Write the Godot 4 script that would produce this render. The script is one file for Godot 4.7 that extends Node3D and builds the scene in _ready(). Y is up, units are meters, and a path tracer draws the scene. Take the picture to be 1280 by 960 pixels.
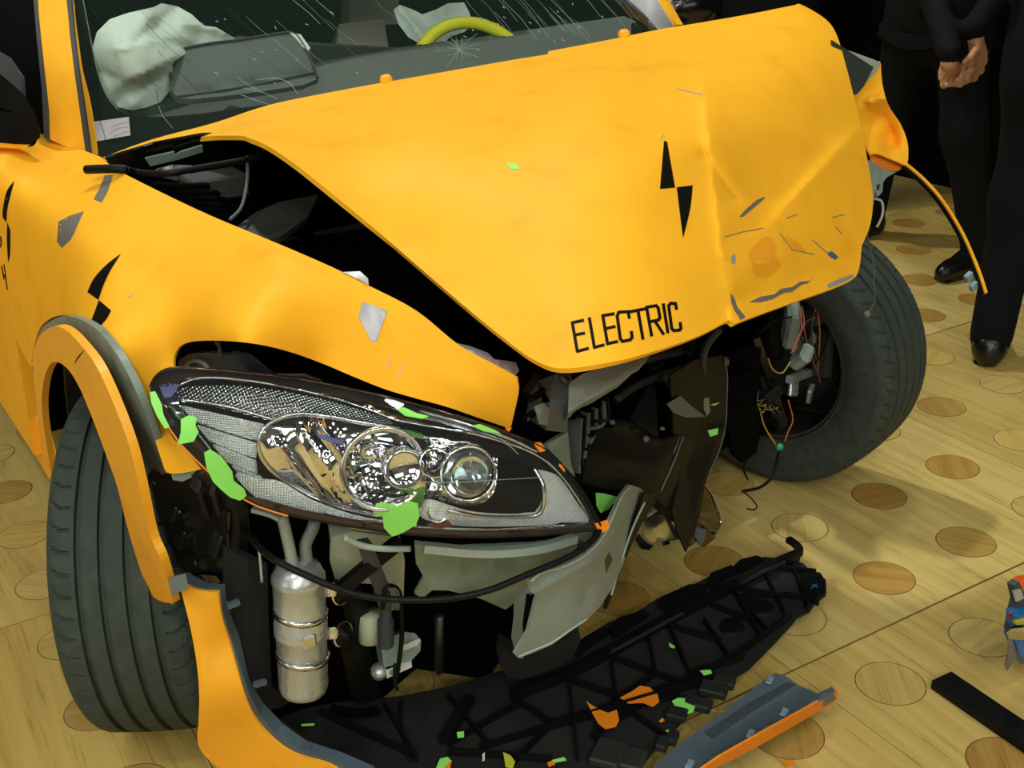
extends Node3D
# The car's own axes are the scene's: x to the car's left, y up, z to its front; the origin lies on the floor below the front axle.
const F := 1480.0
const CP := Vector3(-1.19929, 1.435, 1.9165)
const CR := Vector3(0.84123907, -0.04148931, 0.53906907)
const CU := Vector3(0.25028912, 0.91366564, -0.32026624)
const CB := Vector3(-0.47924126, 0.4043436, 0.77899555)

static func ray(u: float, v: float) -> Vector3:
	return CR * ((u - 640.0) / F) - CU * ((v - 480.0) / F) - CB

# A measured pixel of the photograph with one known coordinate gives a point of the car.
static func X(u: float, v: float, x: float) -> Vector3:
	var d := ray(u, v)
	return CP + d * ((x - CP.x) / d.x)
static func Y(u: float, v: float, y: float) -> Vector3:
	var d := ray(u, v)
	return CP + d * ((y - CP.y) / d.y)
static func Z(u: float, v: float, z: float) -> Vector3:
	var d := ray(u, v)
	return CP + d * ((z - CP.z) / d.z)

# A smooth sheet through measured points (thin-plate interpolation), with dents: "g" soft hollows or bulges, "l" creases.
class Surf:
	var c: Array = []
	var w: Array = []
	var a := [0.0, 0.0, 0.0]
	var dents: Array = []
	var off := 0.0
	func _init(pts: Array, dents_: Array = [], off_ := 0.0) -> void:
		dents = dents_
		off = off_
		var n := pts.size()
		var rhs: Array = []
		for p in pts:
			var q: Vector3 = p - CP
			var t := -q.dot(CB)
			c.append(Vector2(640.0 + F * q.dot(CR) / t, 480.0 - F * q.dot(CU) / t) / 500.0)
			rhs.append(1.0 / t)
		var m := n + 3
		var A: Array = []
		for i in m:
			var row: Array = []
			row.resize(m + 1)
			row.fill(0.0)
			A.append(row)
		for i in n:
			for j in n:
				var r2: float = c[i].distance_squared_to(c[j])
				A[i][j] = 0.5 * r2 * log(r2) if r2 > 1e-12 else 0.0005
			A[i][n] = 1.0
			A[i][n + 1] = c[i].x
			A[i][n + 2] = c[i].y
			A[n][i] = 1.0
			A[n + 1][i] = c[i].x
			A[n + 2][i] = c[i].y
			A[i][m] = rhs[i]
		for k in m:
			var best := k
			for i in range(k + 1, m):
				if absf(A[i][k]) > absf(A[best][k]):
					best = i
			var tmp = A[k]
			A[k] = A[best]
			A[best] = tmp
			for i in range(k + 1, m):
				var f: float = A[i][k] / A[k][k]
				if f != 0.0:
					for j in range(k, m + 1):
						A[i][j] -= f * A[k][j]
		var x: Array = []
		x.resize(m)
		for k in range(m - 1, -1, -1):
			var s: float = A[k][m]
			for j in range(k + 1, m):
				s -= A[k][j] * x[j]
			x[k] = s / A[k][k]
		w = x.slice(0, n)
		a = x.slice(n, m)
	func copy(off_ := 0.0, dents_: Array = []) -> Surf:
		var s := Surf.new([Vector3(0, 0, 0), Vector3(0.3, 0, 0), Vector3(0, 0.3, 0)])
		s.c = c
		s.w = w
		s.a = a
		s.off = off + off_
		s.dents = dents + dents_
		return s
	func depth(u: float, v: float) -> float:
		var p := Vector2(u, v) / 500.0
		var s: float = a[0] + a[1] * p.x + a[2] * p.y
		for i in c.size():
			var r2: float = p.distance_squared_to(c[i])
			if r2 > 1e-12:
				s += w[i] * 0.5 * r2 * log(r2)
		var t := 1.0 / s - off
		for d in dents:
			if d[0] == "g":
				var q := Vector2(u - d[1], v - d[2])
				var ca := cos(d[5])
				var sa := sin(d[5])
				var e := Vector2((q.x * ca + q.y * sa) / d[3], (q.y * ca - q.x * sa) / d[4])
				t -= d[6] * exp(-e.length_squared())
			else:
				var o := Vector2(d[1], d[2])
				var e2 := Vector2(d[3], d[4]) - o
				var q := Vector2(u, v) - o
				var len := e2.length()
				e2 /= len
				var along := q.dot(e2)
				var across := e2.x * q.y - e2.y * q.x
				var wd: float = d[5] if across < 0.0 else d[6]
				var over := maxf(0.0, maxf(-along, along - len)) / maxf(d[5], d[6])
				var b := (sqrt(across * across + wd * wd * 0.04) - wd * 0.2) / wd
				t -= d[7] * exp(-b) * exp(-over * over)
		return t
	func at(u: float, v: float, lift := 0.0) -> Vector3:
		return CP + ray2(u, v) * (depth(u, v) - lift)
	func ray2(u: float, v: float) -> Vector3:
		return CR * ((u - 640.0) / F) - CU * ((v - 480.0) / F) - CB
	func normal(u: float, v: float) -> Vector3:
		var o := at(u, v)
		return (at(u, v + 1.0) - o).cross(at(u + 1.0, v) - o).normalized()

var taken := {}
var mats := {}
var car: Node3D

func numbered(called: String) -> String:
	taken[called] = taken.get(called, -1) + 1
	return called if taken[called] == 0 else "%s_%03d" % [called, taken[called]]

func node(called: String, parent: Node, at := Vector3.ZERO) -> Node3D:
	var o := Node3D.new()
	o.name = numbered(called) if parent == self else called
	parent.add_child(o, true)
	o.position = at
	return o

func tag(o: Node, label: String, category: String, group := "", kind := "") -> Node:
	o.set_meta("label", label)
	if category:
		o.set_meta("category", category)
	if group:
		o.set_meta("group", group)
	if kind:
		o.set_meta("kind", kind)
	return o

func obj(called: String, mesh: Mesh, m: Material, parent: Node = null) -> MeshInstance3D:
	var o := MeshInstance3D.new()
	if parent == null:
		parent = self
	o.name = numbered(called) if parent == self else called
	o.mesh = mesh
	o.material_override = m
	parent.add_child(o, true)
	return o

# ---- shapes: all collect triangles in a SurfaceTool
func st_new(smooth := true) -> SurfaceTool:
	var st := SurfaceTool.new()
	st.begin(Mesh.PRIMITIVE_TRIANGLES)
	st.set_smooth_group(0 if smooth else -1)
	return st

func done(st: SurfaceTool) -> ArrayMesh:
	st.generate_normals()
	st.index()
	return st.commit()

func tri(st: SurfaceTool, a: Vector3, b: Vector3, c: Vector3) -> void:   # counter-clockwise seen from outside
	st.add_vertex(a)
	st.add_vertex(c)
	st.add_vertex(b)

func quad(st: SurfaceTool, a: Vector3, b: Vector3, c: Vector3, d: Vector3) -> void:
	tri(st, a, b, c)
	tri(st, a, c, d)

func frame(at: Vector3, up: Vector3, fwd: Vector3) -> Transform3D:   # y along up, z as near fwd as can be
	var y := up.normalized()
	var x := y.cross(fwd).normalized()
	return Transform3D(Basis(x, y, x.cross(y)), at)

func add_box(st: SurfaceTool, xf: Transform3D, size: Vector3, bev := 0.004) -> void:
	var h := size / 2.0
	bev = minf(bev, minf(h.x, minf(h.y, h.z)) * 0.9)
	var i := h - Vector3.ONE * bev
	st.set_smooth_group(-1)
	for ax in 3:
		for s in [-1.0, 1.0]:
			var b := (ax + 1) % 3
			var c := (ax + 2) % 3
			var q: Array = []
			for k in [[-1, -1], [1, -1], [1, 1], [-1, 1]]:
				var p := Vector3.ZERO
				p[ax] = s * h[ax]
				p[b] = k[0] * i[b]
				p[c] = k[1] * i[c]
				q.append(xf * p)
			if s > 0:
				quad(st, q[0], q[1], q[2], q[3])
			else:
				quad(st, q[3], q[2], q[1], q[0])
			# bevel along the edges shared with axis b
			for s2 in [-1.0, 1.0]:
				var e: Array = []
				for k in [[0, -1], [0, 1], [1, 1], [1, -1]]:
					var p := Vector3.ZERO
					p[ax] = s * (h[ax] if k[0] == 0 else i[ax])
					p[b] = s2 * (i[b] if k[0] == 0 else h[b])
					p[c] = k[1] * i[c]
					e.append(xf * p)
				if s * s2 < 0:
					quad(st, e[0], e[1], e[2], e[3])
				else:
					quad(st, e[3], e[2], e[1], e[0])
	for sx in [-1.0, 1.0]:
		for sy in [-1.0, 1.0]:
			for sz in [-1.0, 1.0]:
				var a := xf * Vector3(sx * h.x, sy * i.y, sz * i.z)
				var b2 := xf * Vector3(sx * i.x, sy * h.y, sz * i.z)
				var c2 := xf * Vector3(sx * i.x, sy * i.y, sz * h.z)
				if sx * sy * sz > 0:
					tri(st, a, b2, c2)
				else:
					tri(st, a, c2, b2)

func smooth_path(pts: Array, sub := 6) -> Array:
	if pts.size() < 3:
		return pts
	var r: Array = []
	for i in pts.size() - 1:
		var p0 = pts[maxi(i - 1, 0)]
		var p1 = pts[i]
		var p2 = pts[i + 1]
		var p3 = pts[mini(i + 2, pts.size() - 1)]
		for k in sub:
			var t := float(k) / sub
			r.append(0.5 * ((2.0 * p1) + (p2 - p0) * t + (2.0 * p0 - 5.0 * p1 + 4.0 * p2 - p3) * t * t + (3.0 * p1 - p0 - 3.0 * p2 + p3) * t * t * t))
	r.append(pts[-1])
	return r

func add_sweep(st: SurfaceTool, path: Array, profile: PackedVector2Array, up := Vector3.UP, closed := true, scales: Array = []) -> void:
	# profile counter-clockwise, x sideways and y along «up», seen with the path coming at you
	var rings: Array = []
	var last := up
	for i in path.size():
		var dir: Vector3 = (path[mini(i + 1, path.size() - 1)] - path[maxi(i - 1, 0)]).normalized()
		var x := last.cross(-dir)
		if x.length() < 1e-4:
			x = Vector3(0.3, 0.2, 1).cross(dir)
		x = x.normalized()
		var y := (-dir).cross(x).normalized()
		last = y
		var k: float = scales[i] if scales.size() else 1.0
		var ring: Array = []
		for p in profile:
			ring.append(path[i] + (x * p.x + y * p.y) * k)
		rings.append(ring)
	var n := profile.size()
	for i in rings.size() - 1:
		for k in (n if closed else n - 1):
			var k2 := (k + 1) % n
			quad(st, rings[i + 1][k], rings[i + 1][k2], rings[i][k2], rings[i][k])
	if closed:
		for k in range(1, n - 1):
			tri(st, rings[0][0], rings[0][k], rings[0][k + 1])
			tri(st, rings[-1][0], rings[-1][k + 1], rings[-1][k])

func circle(r: float, n := 8) -> PackedVector2Array:
	var p := PackedVector2Array()
	for i in n:
		p.append(Vector2(r, 0).rotated(TAU * i / n))
	return p

func rect(w: float, h: float) -> PackedVector2Array:
	return PackedVector2Array([Vector2(-w / 2, -h / 2), Vector2(w / 2, -h / 2), Vector2(w / 2, h / 2), Vector2(-w / 2, h / 2)])

func add_tube(st: SurfaceTool, pts: Array, r: float, n := 8, sub := 6, scales: Array = []) -> void:
	add_sweep(st, smooth_path(pts, sub), circle(r, n), Vector3.UP, true, scales)

func tube(called: String, pts: Array, r: float, m: Material, parent: Node, n := 8) -> MeshInstance3D:
	var st := st_new()
	add_tube(st, pts, r, n)
	return obj(called, done(st), m, parent)

func bar(called: String, pts: Array, w: float, h: float, m: Material, parent: Node, up := Vector3.UP, sub := 6) -> MeshInstance3D:
	var st := st_new(false)
	add_sweep(st, smooth_path(pts, sub), rect(w, h), up)
	return obj(called, done(st), m, parent)

func add_lathe(st: SurfaceTool, xf: Transform3D, prof: Array, seg := 32) -> void:   # prof: Vector2(radius, height), going up with the outside on its right
	for i in prof.size() - 1:
		for k in seg:
			var a0 := TAU * k / seg
			var a1 := TAU * (k + 1) / seg
			var p: Vector2 = prof[i]
			var q: Vector2 = prof[i + 1]
			var A := xf * Vector3(p.x * sin(a0), p.y, p.x * cos(a0))
			var B := xf * Vector3(p.x * sin(a1), p.y, p.x * cos(a1))
			var C := xf * Vector3(q.x * sin(a1), q.y, q.x * cos(a1))
			var D := xf * Vector3(q.x * sin(a0), q.y, q.x * cos(a0))
			if p.x > 1e-6:
				tri(st, A, B, C)
			if q.x > 1e-6:
				tri(st, A, C, D)

func lathe(called: String, xf: Transform3D, prof: Array, m: Material, parent: Node, seg := 32, smooth := true) -> MeshInstance3D:
	var st := st_new(smooth)
	add_lathe(st, xf, prof, seg)
	return obj(called, done(st), m, parent)

func box(called: String, at: Vector3, size: Vector3, m: Material, parent: Node, basis := Basis.IDENTITY, bev := 0.004) -> MeshInstance3D:
	var st := st_new(false)
	add_box(st, Transform3D(basis, at), size, bev)
	return obj(called, done(st), m, parent)

func add_prism(st: SurfaceTool, xf: Transform3D, poly: PackedVector2Array, depth: float) -> void:   # outline in xy, from z 0 to depth
	if Geometry2D.is_polygon_clockwise(poly):
		poly.reverse()
	st.set_smooth_group(-1)
	var t := Geometry2D.triangulate_polygon(poly)
	for i in range(0, t.size(), 3):
		var a := poly[t[i]]
		var b := poly[t[i + 1]]
		var c := poly[t[i + 2]]
		if (b - a).cross(c - a) < 0:
			var s := b
			b = c
			c = s
		tri(st, xf * Vector3(a.x, a.y, depth), xf * Vector3(b.x, b.y, depth), xf * Vector3(c.x, c.y, depth))
		tri(st, xf * Vector3(a.x, a.y, 0), xf * Vector3(c.x, c.y, 0), xf * Vector3(b.x, b.y, 0))
	for i in poly.size():
		var a := poly[i]
		var b := poly[(i + 1) % poly.size()]
		quad(st, xf * Vector3(a.x, a.y, 0), xf * Vector3(b.x, b.y, 0), xf * Vector3(b.x, b.y, depth), xf * Vector3(a.x, a.y, depth))

# outline helpers: flat lists of measured points; «round» bends them smoothly, a point given twice stays a corner
func out(flat: Array, smooth := true, sub := 5) -> PackedVector2Array:
	var p: Array = []
	for i in range(0, flat.size(), 2):
		p.append(Vector2(flat[i], flat[i + 1]))
	var r := PackedVector2Array()
	if not smooth:
		for q in p:
			r.append(q)
		return r
	var n := p.size()
	for i in n:
		var p1: Vector2 = p[i]
		var p2: Vector2 = p[(i + 1) % n]
		if p1 == p2:
			continue
		var p0: Vector2 = p[(i - 1 + n) % n]
		var p3: Vector2 = p[(i + 2) % n]
		for k in sub:
			var t := float(k) / sub
			r.append(0.5 * ((2.0 * p1) + (p2 - p0) * t + (2.0 * p0 - 5.0 * p1 + 4.0 * p2 - p3) * t * t + (3.0 * p1 - p0 - 3.0 * p2 + p3) * t * t * t))
	return r

func shift(poly: PackedVector2Array, by: Vector2) -> PackedVector2Array:
	var r := PackedVector2Array()
	for p in poly:
		r.append(p + by)
	return r

# A curved panel: the outline cut from a sheet, with thickness.
func panel_mesh(s: Surf, outline: PackedVector2Array, step := 14.0, thick := 0.003, lift := 0.0, holes: Array = [], bulge := 0.0, flip_back := 1.0) -> ArrayMesh:
	var lo := outline[0]
	var hi := outline[0]
	for p in outline:
		lo = lo.min(p)
		hi = hi.max(p)
	var nx := maxi(1, int(ceil((hi.x - lo.x) / step)))
	var ny := maxi(1, int(ceil((hi.y - lo.y) / step)))
	var crossed := {}
	var rings: Array = [outline] + holes
	for ring in rings:
		for i in ring.size():
			var a: Vector2 = ring[i]
			var b: Vector2 = ring[(i + 1) % ring.size()]
			var x0 := int(floor((minf(a.x, b.x) - lo.x) / step))
			var x1 := int(floor((maxf(a.x, b.x) - lo.x) / step))
			var y0 := int(floor((minf(a.y, b.y) - lo.y) / step))
			var y1 := int(floor((maxf(a.y, b.y) - lo.y) / step))
			for x in range(x0, x1 + 1):
				for y in range(y0, y1 + 1):
					crossed[Vector2i(x, y)] = true
	var ids := {}
	var uv := PackedVector2Array()
	var idx := PackedInt32Array()
	for x in nx:
		for y in ny:
			var c0 := lo + Vector2(x, y) * step
			var cell := PackedVector2Array([c0, c0 + Vector2(step, 0), c0 + Vector2(step, step), c0 + Vector2(0, step)])
			var polys: Array = []
			if crossed.has(Vector2i(x, y)):
				polys = Geometry2D.intersect_polygons(outline, cell)
				for h in holes:
					var next: Array = []
					for q in polys:
						next.append_array(Geometry2D.clip_polygons(q, h))
					polys = next
			else:
				var mid := c0 + Vector2(step, step) / 2.0
				var inside := Geometry2D.is_point_in_polygon(mid, outline)
				for h in holes:
					inside = inside and not Geometry2D.is_point_in_polygon(mid, h)
				if inside:
					polys = [cell]
			for q in polys:
				var t := PackedInt32Array([0, 1, 2, 0, 2, 3]) if q.size() == 4 and polys.size() == 1 and not crossed.has(Vector2i(x, y)) else Geometry2D.triangulate_polygon(q)
				for i in range(0, t.size(), 3):
					var v: Array = [q[t[i]], q[t[i + 1]], q[t[i + 2]]]
					var area: float = (v[1] - v[0]).cross(v[2] - v[0])
					if absf(area) < 1e-3:
						continue
					if area < 0:
						v.reverse()
					for p in v:
						var key := Vector2i((p * 50.0).round())
						if not ids.has(key):
							ids[key] = uv.size()
							uv.append(p)
						idx.append(ids[key])
	var n := uv.size()
	var pos := PackedVector3Array()
	var nor := PackedVector3Array()
	for p in uv:
		var nn := s.normal(p.x, p.y)
		var q := s.at(p.x, p.y, lift)
		if bulge != 0.0:
			q += nn * bulge
		pos.append(q)
		nor.append(nn)
	if thick > 0.0:
		var back := PackedInt32Array()
		for i in n:
			pos.append(pos[i] - nor[i] * thick)
			nor.append(-nor[i])
		var edges := {}
		for i in range(0, idx.size(), 3):
			for k in 3:
				var a := idx[i + k]
				var b := idx[i + (k + 1) % 3]
				if edges.has(Vector2i(b, a)):
					edges.erase(Vector2i(b, a))
				else:
					edges[Vector2i(a, b)] = true
			back.append_array([idx[i] + n, idx[i + 2] + n, idx[i + 1] + n])
		idx.append_array(back)
		for e in edges:
			var a: int = e.x
			var b: int = e.y
			var m := (pos[b] - pos[a]).cross(pos[a + n] - pos[a]).normalized()
			m = m if m.dot(nor[a]) == m.dot(nor[a]) else nor[a]
			var base := pos.size()
			for k in [a, b, b + n, a + n]:
				pos.append(pos[k])
				nor.append(m)
			idx.append_array([base, base + 2, base + 1, base, base + 3, base + 2])
	var arr: Array = []
	arr.resize(Mesh.ARRAY_MAX)
	arr[Mesh.ARRAY_VERTEX] = pos
	arr[Mesh.ARRAY_NORMAL] = nor
	arr[Mesh.ARRAY_INDEX] = idx
	var me := ArrayMesh.new()
	me.add_surface_from_arrays(Mesh.PRIMITIVE_TRIANGLES, arr)
	return me

func panel(called: String, parent: Node, s: Surf, outline: PackedVector2Array, m: Material, step := 14.0, thick := 0.003, lift := 0.0, holes: Array = []) -> MeshInstance3D:
	return obj(called, panel_mesh(s, outline, step, thick, lift, holes), m, parent)

# the points of a polyline laid on a sheet
func on(s: Surf, flat: Array, lift := 0.0, sub := 1) -> Array:
	var p: Array = []
	for i in range(0, flat.size(), 2):
		p.append(Vector2(flat[i], flat[i + 1]))
	if sub > 1:
		p = smooth_path(p, sub)
	var r: Array = []
	for q in p:
		r.append(s.at(q.x, q.y, lift))
	return r

# thick pen strokes on a sheet (lettering, scratches)
func strokes(s: Surf, lines: Array, w: float, lift := 0.0008) -> ArrayMesh:
	var st := st_new(false)
	for l in lines:
		var p: Array = []
		for i in range(0, l.size(), 2):
			p.append(Vector2(l[i], l[i + 1]))
		for i in p.size() - 1:
			var d: Vector2 = (p[i + 1] - p[i]).normalized()
			var nn := Vector2(-d.y, d.x) * w / 2.0
			var a: Vector2 = p[i] - d * w * 0.3
			var b: Vector2 = p[i + 1] + d * w * 0.3
			var k := maxi(1, int((b - a).length() / 10.0))
			for j in k:
				var q0 := a.lerp(b, float(j) / k)
				var q1 := a.lerp(b, float(j + 1) / k)
				quad(st, s.at(q0.x - nn.x, q0.y - nn.y, lift), s.at(q0.x + nn.x, q0.y + nn.y, lift), s.at(q1.x + nn.x, q1.y + nn.y, lift), s.at(q1.x - nn.x, q1.y - nn.y, lift))
	return done(st)

# ---- materials
func mat(called: String, c: Color, rough := 0.5, metal := 0.0, spec := 0.5) -> StandardMaterial3D:
	if mats.has(called):
		return mats[called]
	var m := StandardMaterial3D.new()
	m.resource_name = called
	m.albedo_color = c
	m.roughness = rough
	m.metallic = metal
	m.metallic_specular = spec
	mats[called] = m
	return m

func noise_tex(freq: float, octaves: int, ramp: Array, seed_: int, size := 512, kind := FastNoiseLite.TYPE_SIMPLEX_SMOOTH) -> NoiseTexture2D:
	var n := FastNoiseLite.new()
	n.noise_type = kind
	n.frequency = freq
	n.fractal_octaves = octaves
	n.seed = seed_
	var t := NoiseTexture2D.new()
	t.width = size
	t.height = size
	t.seamless = true
	t.noise = n
	if ramp.size():
		var g := Gradient.new()
		var offs := PackedFloat32Array()
		var cols := PackedColorArray()
		for r in ramp:
			offs.append(r[0])
			cols.append(r[1])
		g.offsets = offs
		g.colors = cols
		t.color_ramp = g
	return t

func triplanar(m: StandardMaterial3D, scale: Vector3, world := true) -> void:
	m.uv1_triplanar = true
	m.uv1_world_triplanar = world
	m.uv1_scale = scale
	m.uv1_triplanar_sharpness = 4.0

func grid_bump(cells: int, round_ := true) -> ImageTexture:
	var n := 128
	var im := Image.create(n, n, false, Image.FORMAT_RGBA8)
	for y in n:
		for x in n:
			var fx := fposmod(float(x) * cells / n, 1.0) - 0.5
			var fy := fposmod(float(y) * cells / n, 1.0) - 0.5
			var h := 1.0 - 2.0 * maxf(absf(fx), absf(fy)) if not round_ else clampf(1.0 - 2.2 * (fx * fx + fy * fy), 0, 1)
			im.set_pixel(x, y, Color(h, h, h))
	return ImageTexture.create_from_image(im)

func wood_image(seed_: int, dark: Color, light: Color) -> ImageTexture:
	var n := FastNoiseLite.new()
	n.seed = seed_
	n.frequency = 1.0
	n.noise_type = FastNoiseLite.TYPE_SIMPLEX_SMOOTH
	n.fractal_octaves = 3
	var wq := 512
	var im := Image.create(wq, wq, false, Image.FORMAT_RGBA8)
	for y in wq:
		for x in wq:
			var u := float(x) / wq
			var v := float(y) / wq
			var bend := n.get_noise_2d(u * 2.0, v * 1.2) * 0.35
			var g := 0.5 + 0.5 * n.get_noise_2d((u + bend * 0.12) * 26.0, v * 1.6 + 7.0)
			var fine := 0.5 + 0.5 * n.get_noise_2d(u * 120.0 + 31.0, v * 7.0)
			var broad := 0.5 + 0.5 * n.get_noise_2d(u * 4.0 + 90.0, v * 1.0)
			var k := clampf(0.5 * g + 0.22 * fine + 0.28 * broad, 0.0, 1.0)
			k = smoothstep(0.2, 0.8, k)
			var c := dark.lerp(light, k)
			if fine < 0.3 and g < 0.5:
				c = c.darkened(0.10)
			im.set_pixel(x, y, c)
	return ImageTexture.create_from_image(im)

func make_materials() -> void:
	var dirt := noise_tex(0.008, 5, [[0.0, Color(0.95, 0.93, 0.89)], [0.3, Color(0.985, 0.98, 0.965)], [0.5, Color(1, 1, 1)], [1.0, Color(1, 1, 1)]], 4)
	var m := mat("orange_paint", Color8(250, 178, 42), 0.5, 0.0, 0.18)
	m.albedo_texture = dirt
	triplanar(m, Vector3(1.6, 1.6, 1.6))
	m = mat("orange_plastic", Color8(246, 170, 34), 0.45)
	m.albedo_texture = dirt
	triplanar(m, Vector3(2.2, 2.2, 2.2))
	m = mat("orange_torn", Color8(236, 132, 18), 0.55)
	mat("orange_shaded", Color8(196, 104, 14), 0.55)  # shaded copy of the orange paint
	mat("orange_rub", Color8(244, 160, 28), 0.55)
	mat("tray_black", Color8(36, 37, 35), 0.55, 0.0, 0.3)
	mat("bay_grey", Color8(38, 41, 39), 0.6)
	mat("primer_grey", Color8(120, 116, 112), 0.5, 0.3)
	mat("blue_mark", Color8(70, 98, 118), 0.4)
	mat("decal_black", Color8(22, 18, 14), 0.6, 0.0, 0.15)
	mat("tape_silver", Color8(172, 168, 172), 0.4, 0.3)
	mat("green_paint", Color8(142, 230, 104), 0.6)
	mat("yellow_paint", Color8(196, 190, 50), 0.6)
	m = mat("sheet_grey", Color8(124, 138, 129), 0.45, 0.0)
	m.albedo_texture = noise_tex(0.01, 4, [[0.0, Color(0.82, 0.82, 0.8)], [0.6, Color(1, 1, 1)], [1.0, Color(1, 1, 1)]], 9)
	triplanar(m, Vector3(3, 3, 3))
	mat("sheet_light", Color8(150, 160, 148), 0.4, 0.0)
	mat("beam_grey", Color8(120, 128, 119), 0.45)
	mat("wing_dark_grey", Color8(84, 88, 84), 0.55)
	mat("black_plastic", Color8(14, 15, 15), 0.5, 0.0, 0.28)
	mat("bracket_black", Color8(30, 31, 31), 0.45, 0.0, 0.4)
	mat("black_gloss", Color8(12, 12, 13), 0.16)
	m = mat("black_foam", Color8(14, 14, 15), 0.95)
	m.heightmap_enabled = true
	m.heightmap_texture = noise_tex(0.12, 3, [], 21, 256)
	m.heightmap_scale = 0.4
	triplanar(m, Vector3(9, 9, 9))
	m = mat("void_black", Color8(4, 4, 5), 0.85)  # near-black, also for parts lost in shade
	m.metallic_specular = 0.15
	mat("cable_black", Color8(12, 12, 13), 0.5, 0.0, 0.3)
	mat("bumper_inside", Color8(72, 86, 96), 0.55)
	mat("bumper_edge", Color8(120, 140, 152), 0.5)
	m = mat("tyre_rubber", Color8(66, 74, 68), 0.72, 0.0, 0.35)
	m.albedo_texture = noise_tex(0.02, 4, [[0.0, Color(0.8, 0.8, 0.8)], [1.0, Color(1, 1, 1)]], 15, 256)
	triplanar(m, Vector3(5, 5, 5))
	m = mat("aluminium", Color8(190, 194, 192), 0.4, 0.65)
	m.roughness_texture = noise_tex(0.03, 4, [[0.0, Color(0.5, 0.5, 0.5)], [1.0, Color(1, 1, 1)]], 5, 256)
	triplanar(m, Vector3(6, 6, 6))
	mat("aluminium_bright", Color8(222, 222, 218), 0.18, 1.0)
	mat("steel_dark", Color8(84, 84, 84), 0.4, 0.8)
	mat("rim_metal", Color8(120, 112, 98), 0.4, 0.9)
	mat("amber_brown", Color8(120, 70, 34), 0.8)
	mat("chrome", Color8(226, 226, 228), 0.06, 1.0)
	mat("chrome_soft", Color8(206, 208, 210), 0.2, 1.0)
	m = mat("chrome_prism", Color8(224, 226, 228), 0.16, 1.0)
	m.heightmap_enabled = true
	m.heightmap_texture = grid_bump(8)
	m.heightmap_scale = 0.26
	triplanar(m, Vector3(32, 32, 32))
	m = mat("clear_prism", Color8(236, 242, 240), 0.24, 0.5)
	m.heightmap_enabled = true
	m.heightmap_texture = grid_bump(16)
	m.heightmap_scale = 0.3
	triplanar(m, Vector3(22, 22, 22))
	m = mat("chrome_facet", Color8(228, 230, 230), 0.08, 1.0)
	m.heightmap_enabled = true
	m.heightmap_texture = noise_tex(0.05, 2, [], 77, 256, FastNoiseLite.TYPE_CELLULAR)
	m.heightmap_scale = 0.22
	triplanar(m, Vector3(7, 7, 7))
	mat("smoke_trim", Color8(66, 50, 42), 0.12, 0.7)
	mat("violet_trim", Color8(96, 96, 150), 0.2, 0.3)
	m = mat("lens_clear", Color(0.96, 0.98, 0.98, 0.015), 0.02, 0.0, 0.22)
	m.transparency = BaseMaterial3D.TRANSPARENCY_ALPHA
	m = mat("lens_ball", Color(0.9, 0.95, 0.95, 0.02), 0.02)
	m.refraction_enabled = true
	m.refraction_scale = 0.05
	m = mat("windscreen_glass", Color(0.5, 0.66, 0.58, 0.035), 0.02)
	m.transparency = BaseMaterial3D.TRANSPARENCY_ALPHA
	m.metallic_specular = 0.28
	mat("glass_edge", Color8(104, 118, 104), 0.3)
	mat("crack_white", Color8(150, 166, 156), 0.5)
	m = mat("glass_frit", Color8(9, 10, 9), 0.6, 0.0, 0.1)
	m = mat("airbag_cloth", Color8(178, 196, 182), 0.85)
	m.heightmap_enabled = true
	m.heightmap_texture = noise_tex(0.012, 3, [], 33, 256)
	m.heightmap_scale = 0.5
	triplanar(m, Vector3(3, 3, 3))
	m = mat("dash_grey", Color8(66, 74, 68), 0.75)
	mat("dash_dark", Color8(34, 38, 35), 0.8)
	mat("seat_beige", Color8(112, 112, 98), 0.85)
	mat("wheel_yellow", Color8(206, 206, 22), 0.4)
	mat("rubber_grey", Color8(58, 60, 60), 0.6)
	mat("label_white", Color8(214, 214, 208), 0.5)
	mat("label_text", Color8(60, 60, 60), 0.6)
	mat("bottle_white", Color8(176, 182, 158), 0.5)
	mat("connector_grey", Color8(52, 58, 66), 0.5)
	mat("wire_pink", Color8(170, 96, 84), 0.5)
	mat("wire_orange", Color8(200, 104, 40), 0.5)
	mat("wire_yellow", Color8(180, 140, 50), 0.5)
	mat("connector_green", Color8(40, 150, 96), 0.5)
	mat("scrap_blue", Color8(26, 96, 158), 0.4)
	mat("scrap_orange", Color8(226, 92, 24), 0.4)
	mat("scrap_yellow", Color8(190, 176, 40), 0.5)
	mat("scrap_red", Color8(150, 34, 40), 0.5)
	mat("suit_black", Color8(12, 13, 14), 0.85, 0.0, 0.3)
	mat("suit_dark", Color8(9, 10, 10), 0.85, 0.0, 0.3)
	mat("shoe_black", Color8(12, 11, 11), 0.3)
	m = mat("skin", Color8(206, 150, 112), 0.55)
	m.subsurf_scatter_enabled = true
	m.subsurf_scatter_strength = 0.08
	mat("hair_dark", Color8(38, 28, 22), 0.7)
	mat("shirt_white", Color8(220, 220, 216), 0.7)
	m = mat("suit_pinstripe", Color8(24, 26, 31), 0.85, 0.0, 0.3)
	var im := Image.create(64, 8, false, Image.FORMAT_RGBA8)
	im.fill(Color(0.72, 0.72, 0.74))
	im.fill_rect(Rect2i(30, 0, 3, 8), Color(1.0, 1.0, 1.0))
	m.albedo_texture = ImageTexture.create_from_image(im)
	m.albedo_color = Color8(17, 18, 22)
	triplanar(m, Vector3(55, 55, 55), false)
	mat("bounce_grey", Color8(190, 192, 188), 0.8)  # for unseen walls, kept light to bounce fill onto the car
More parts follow.
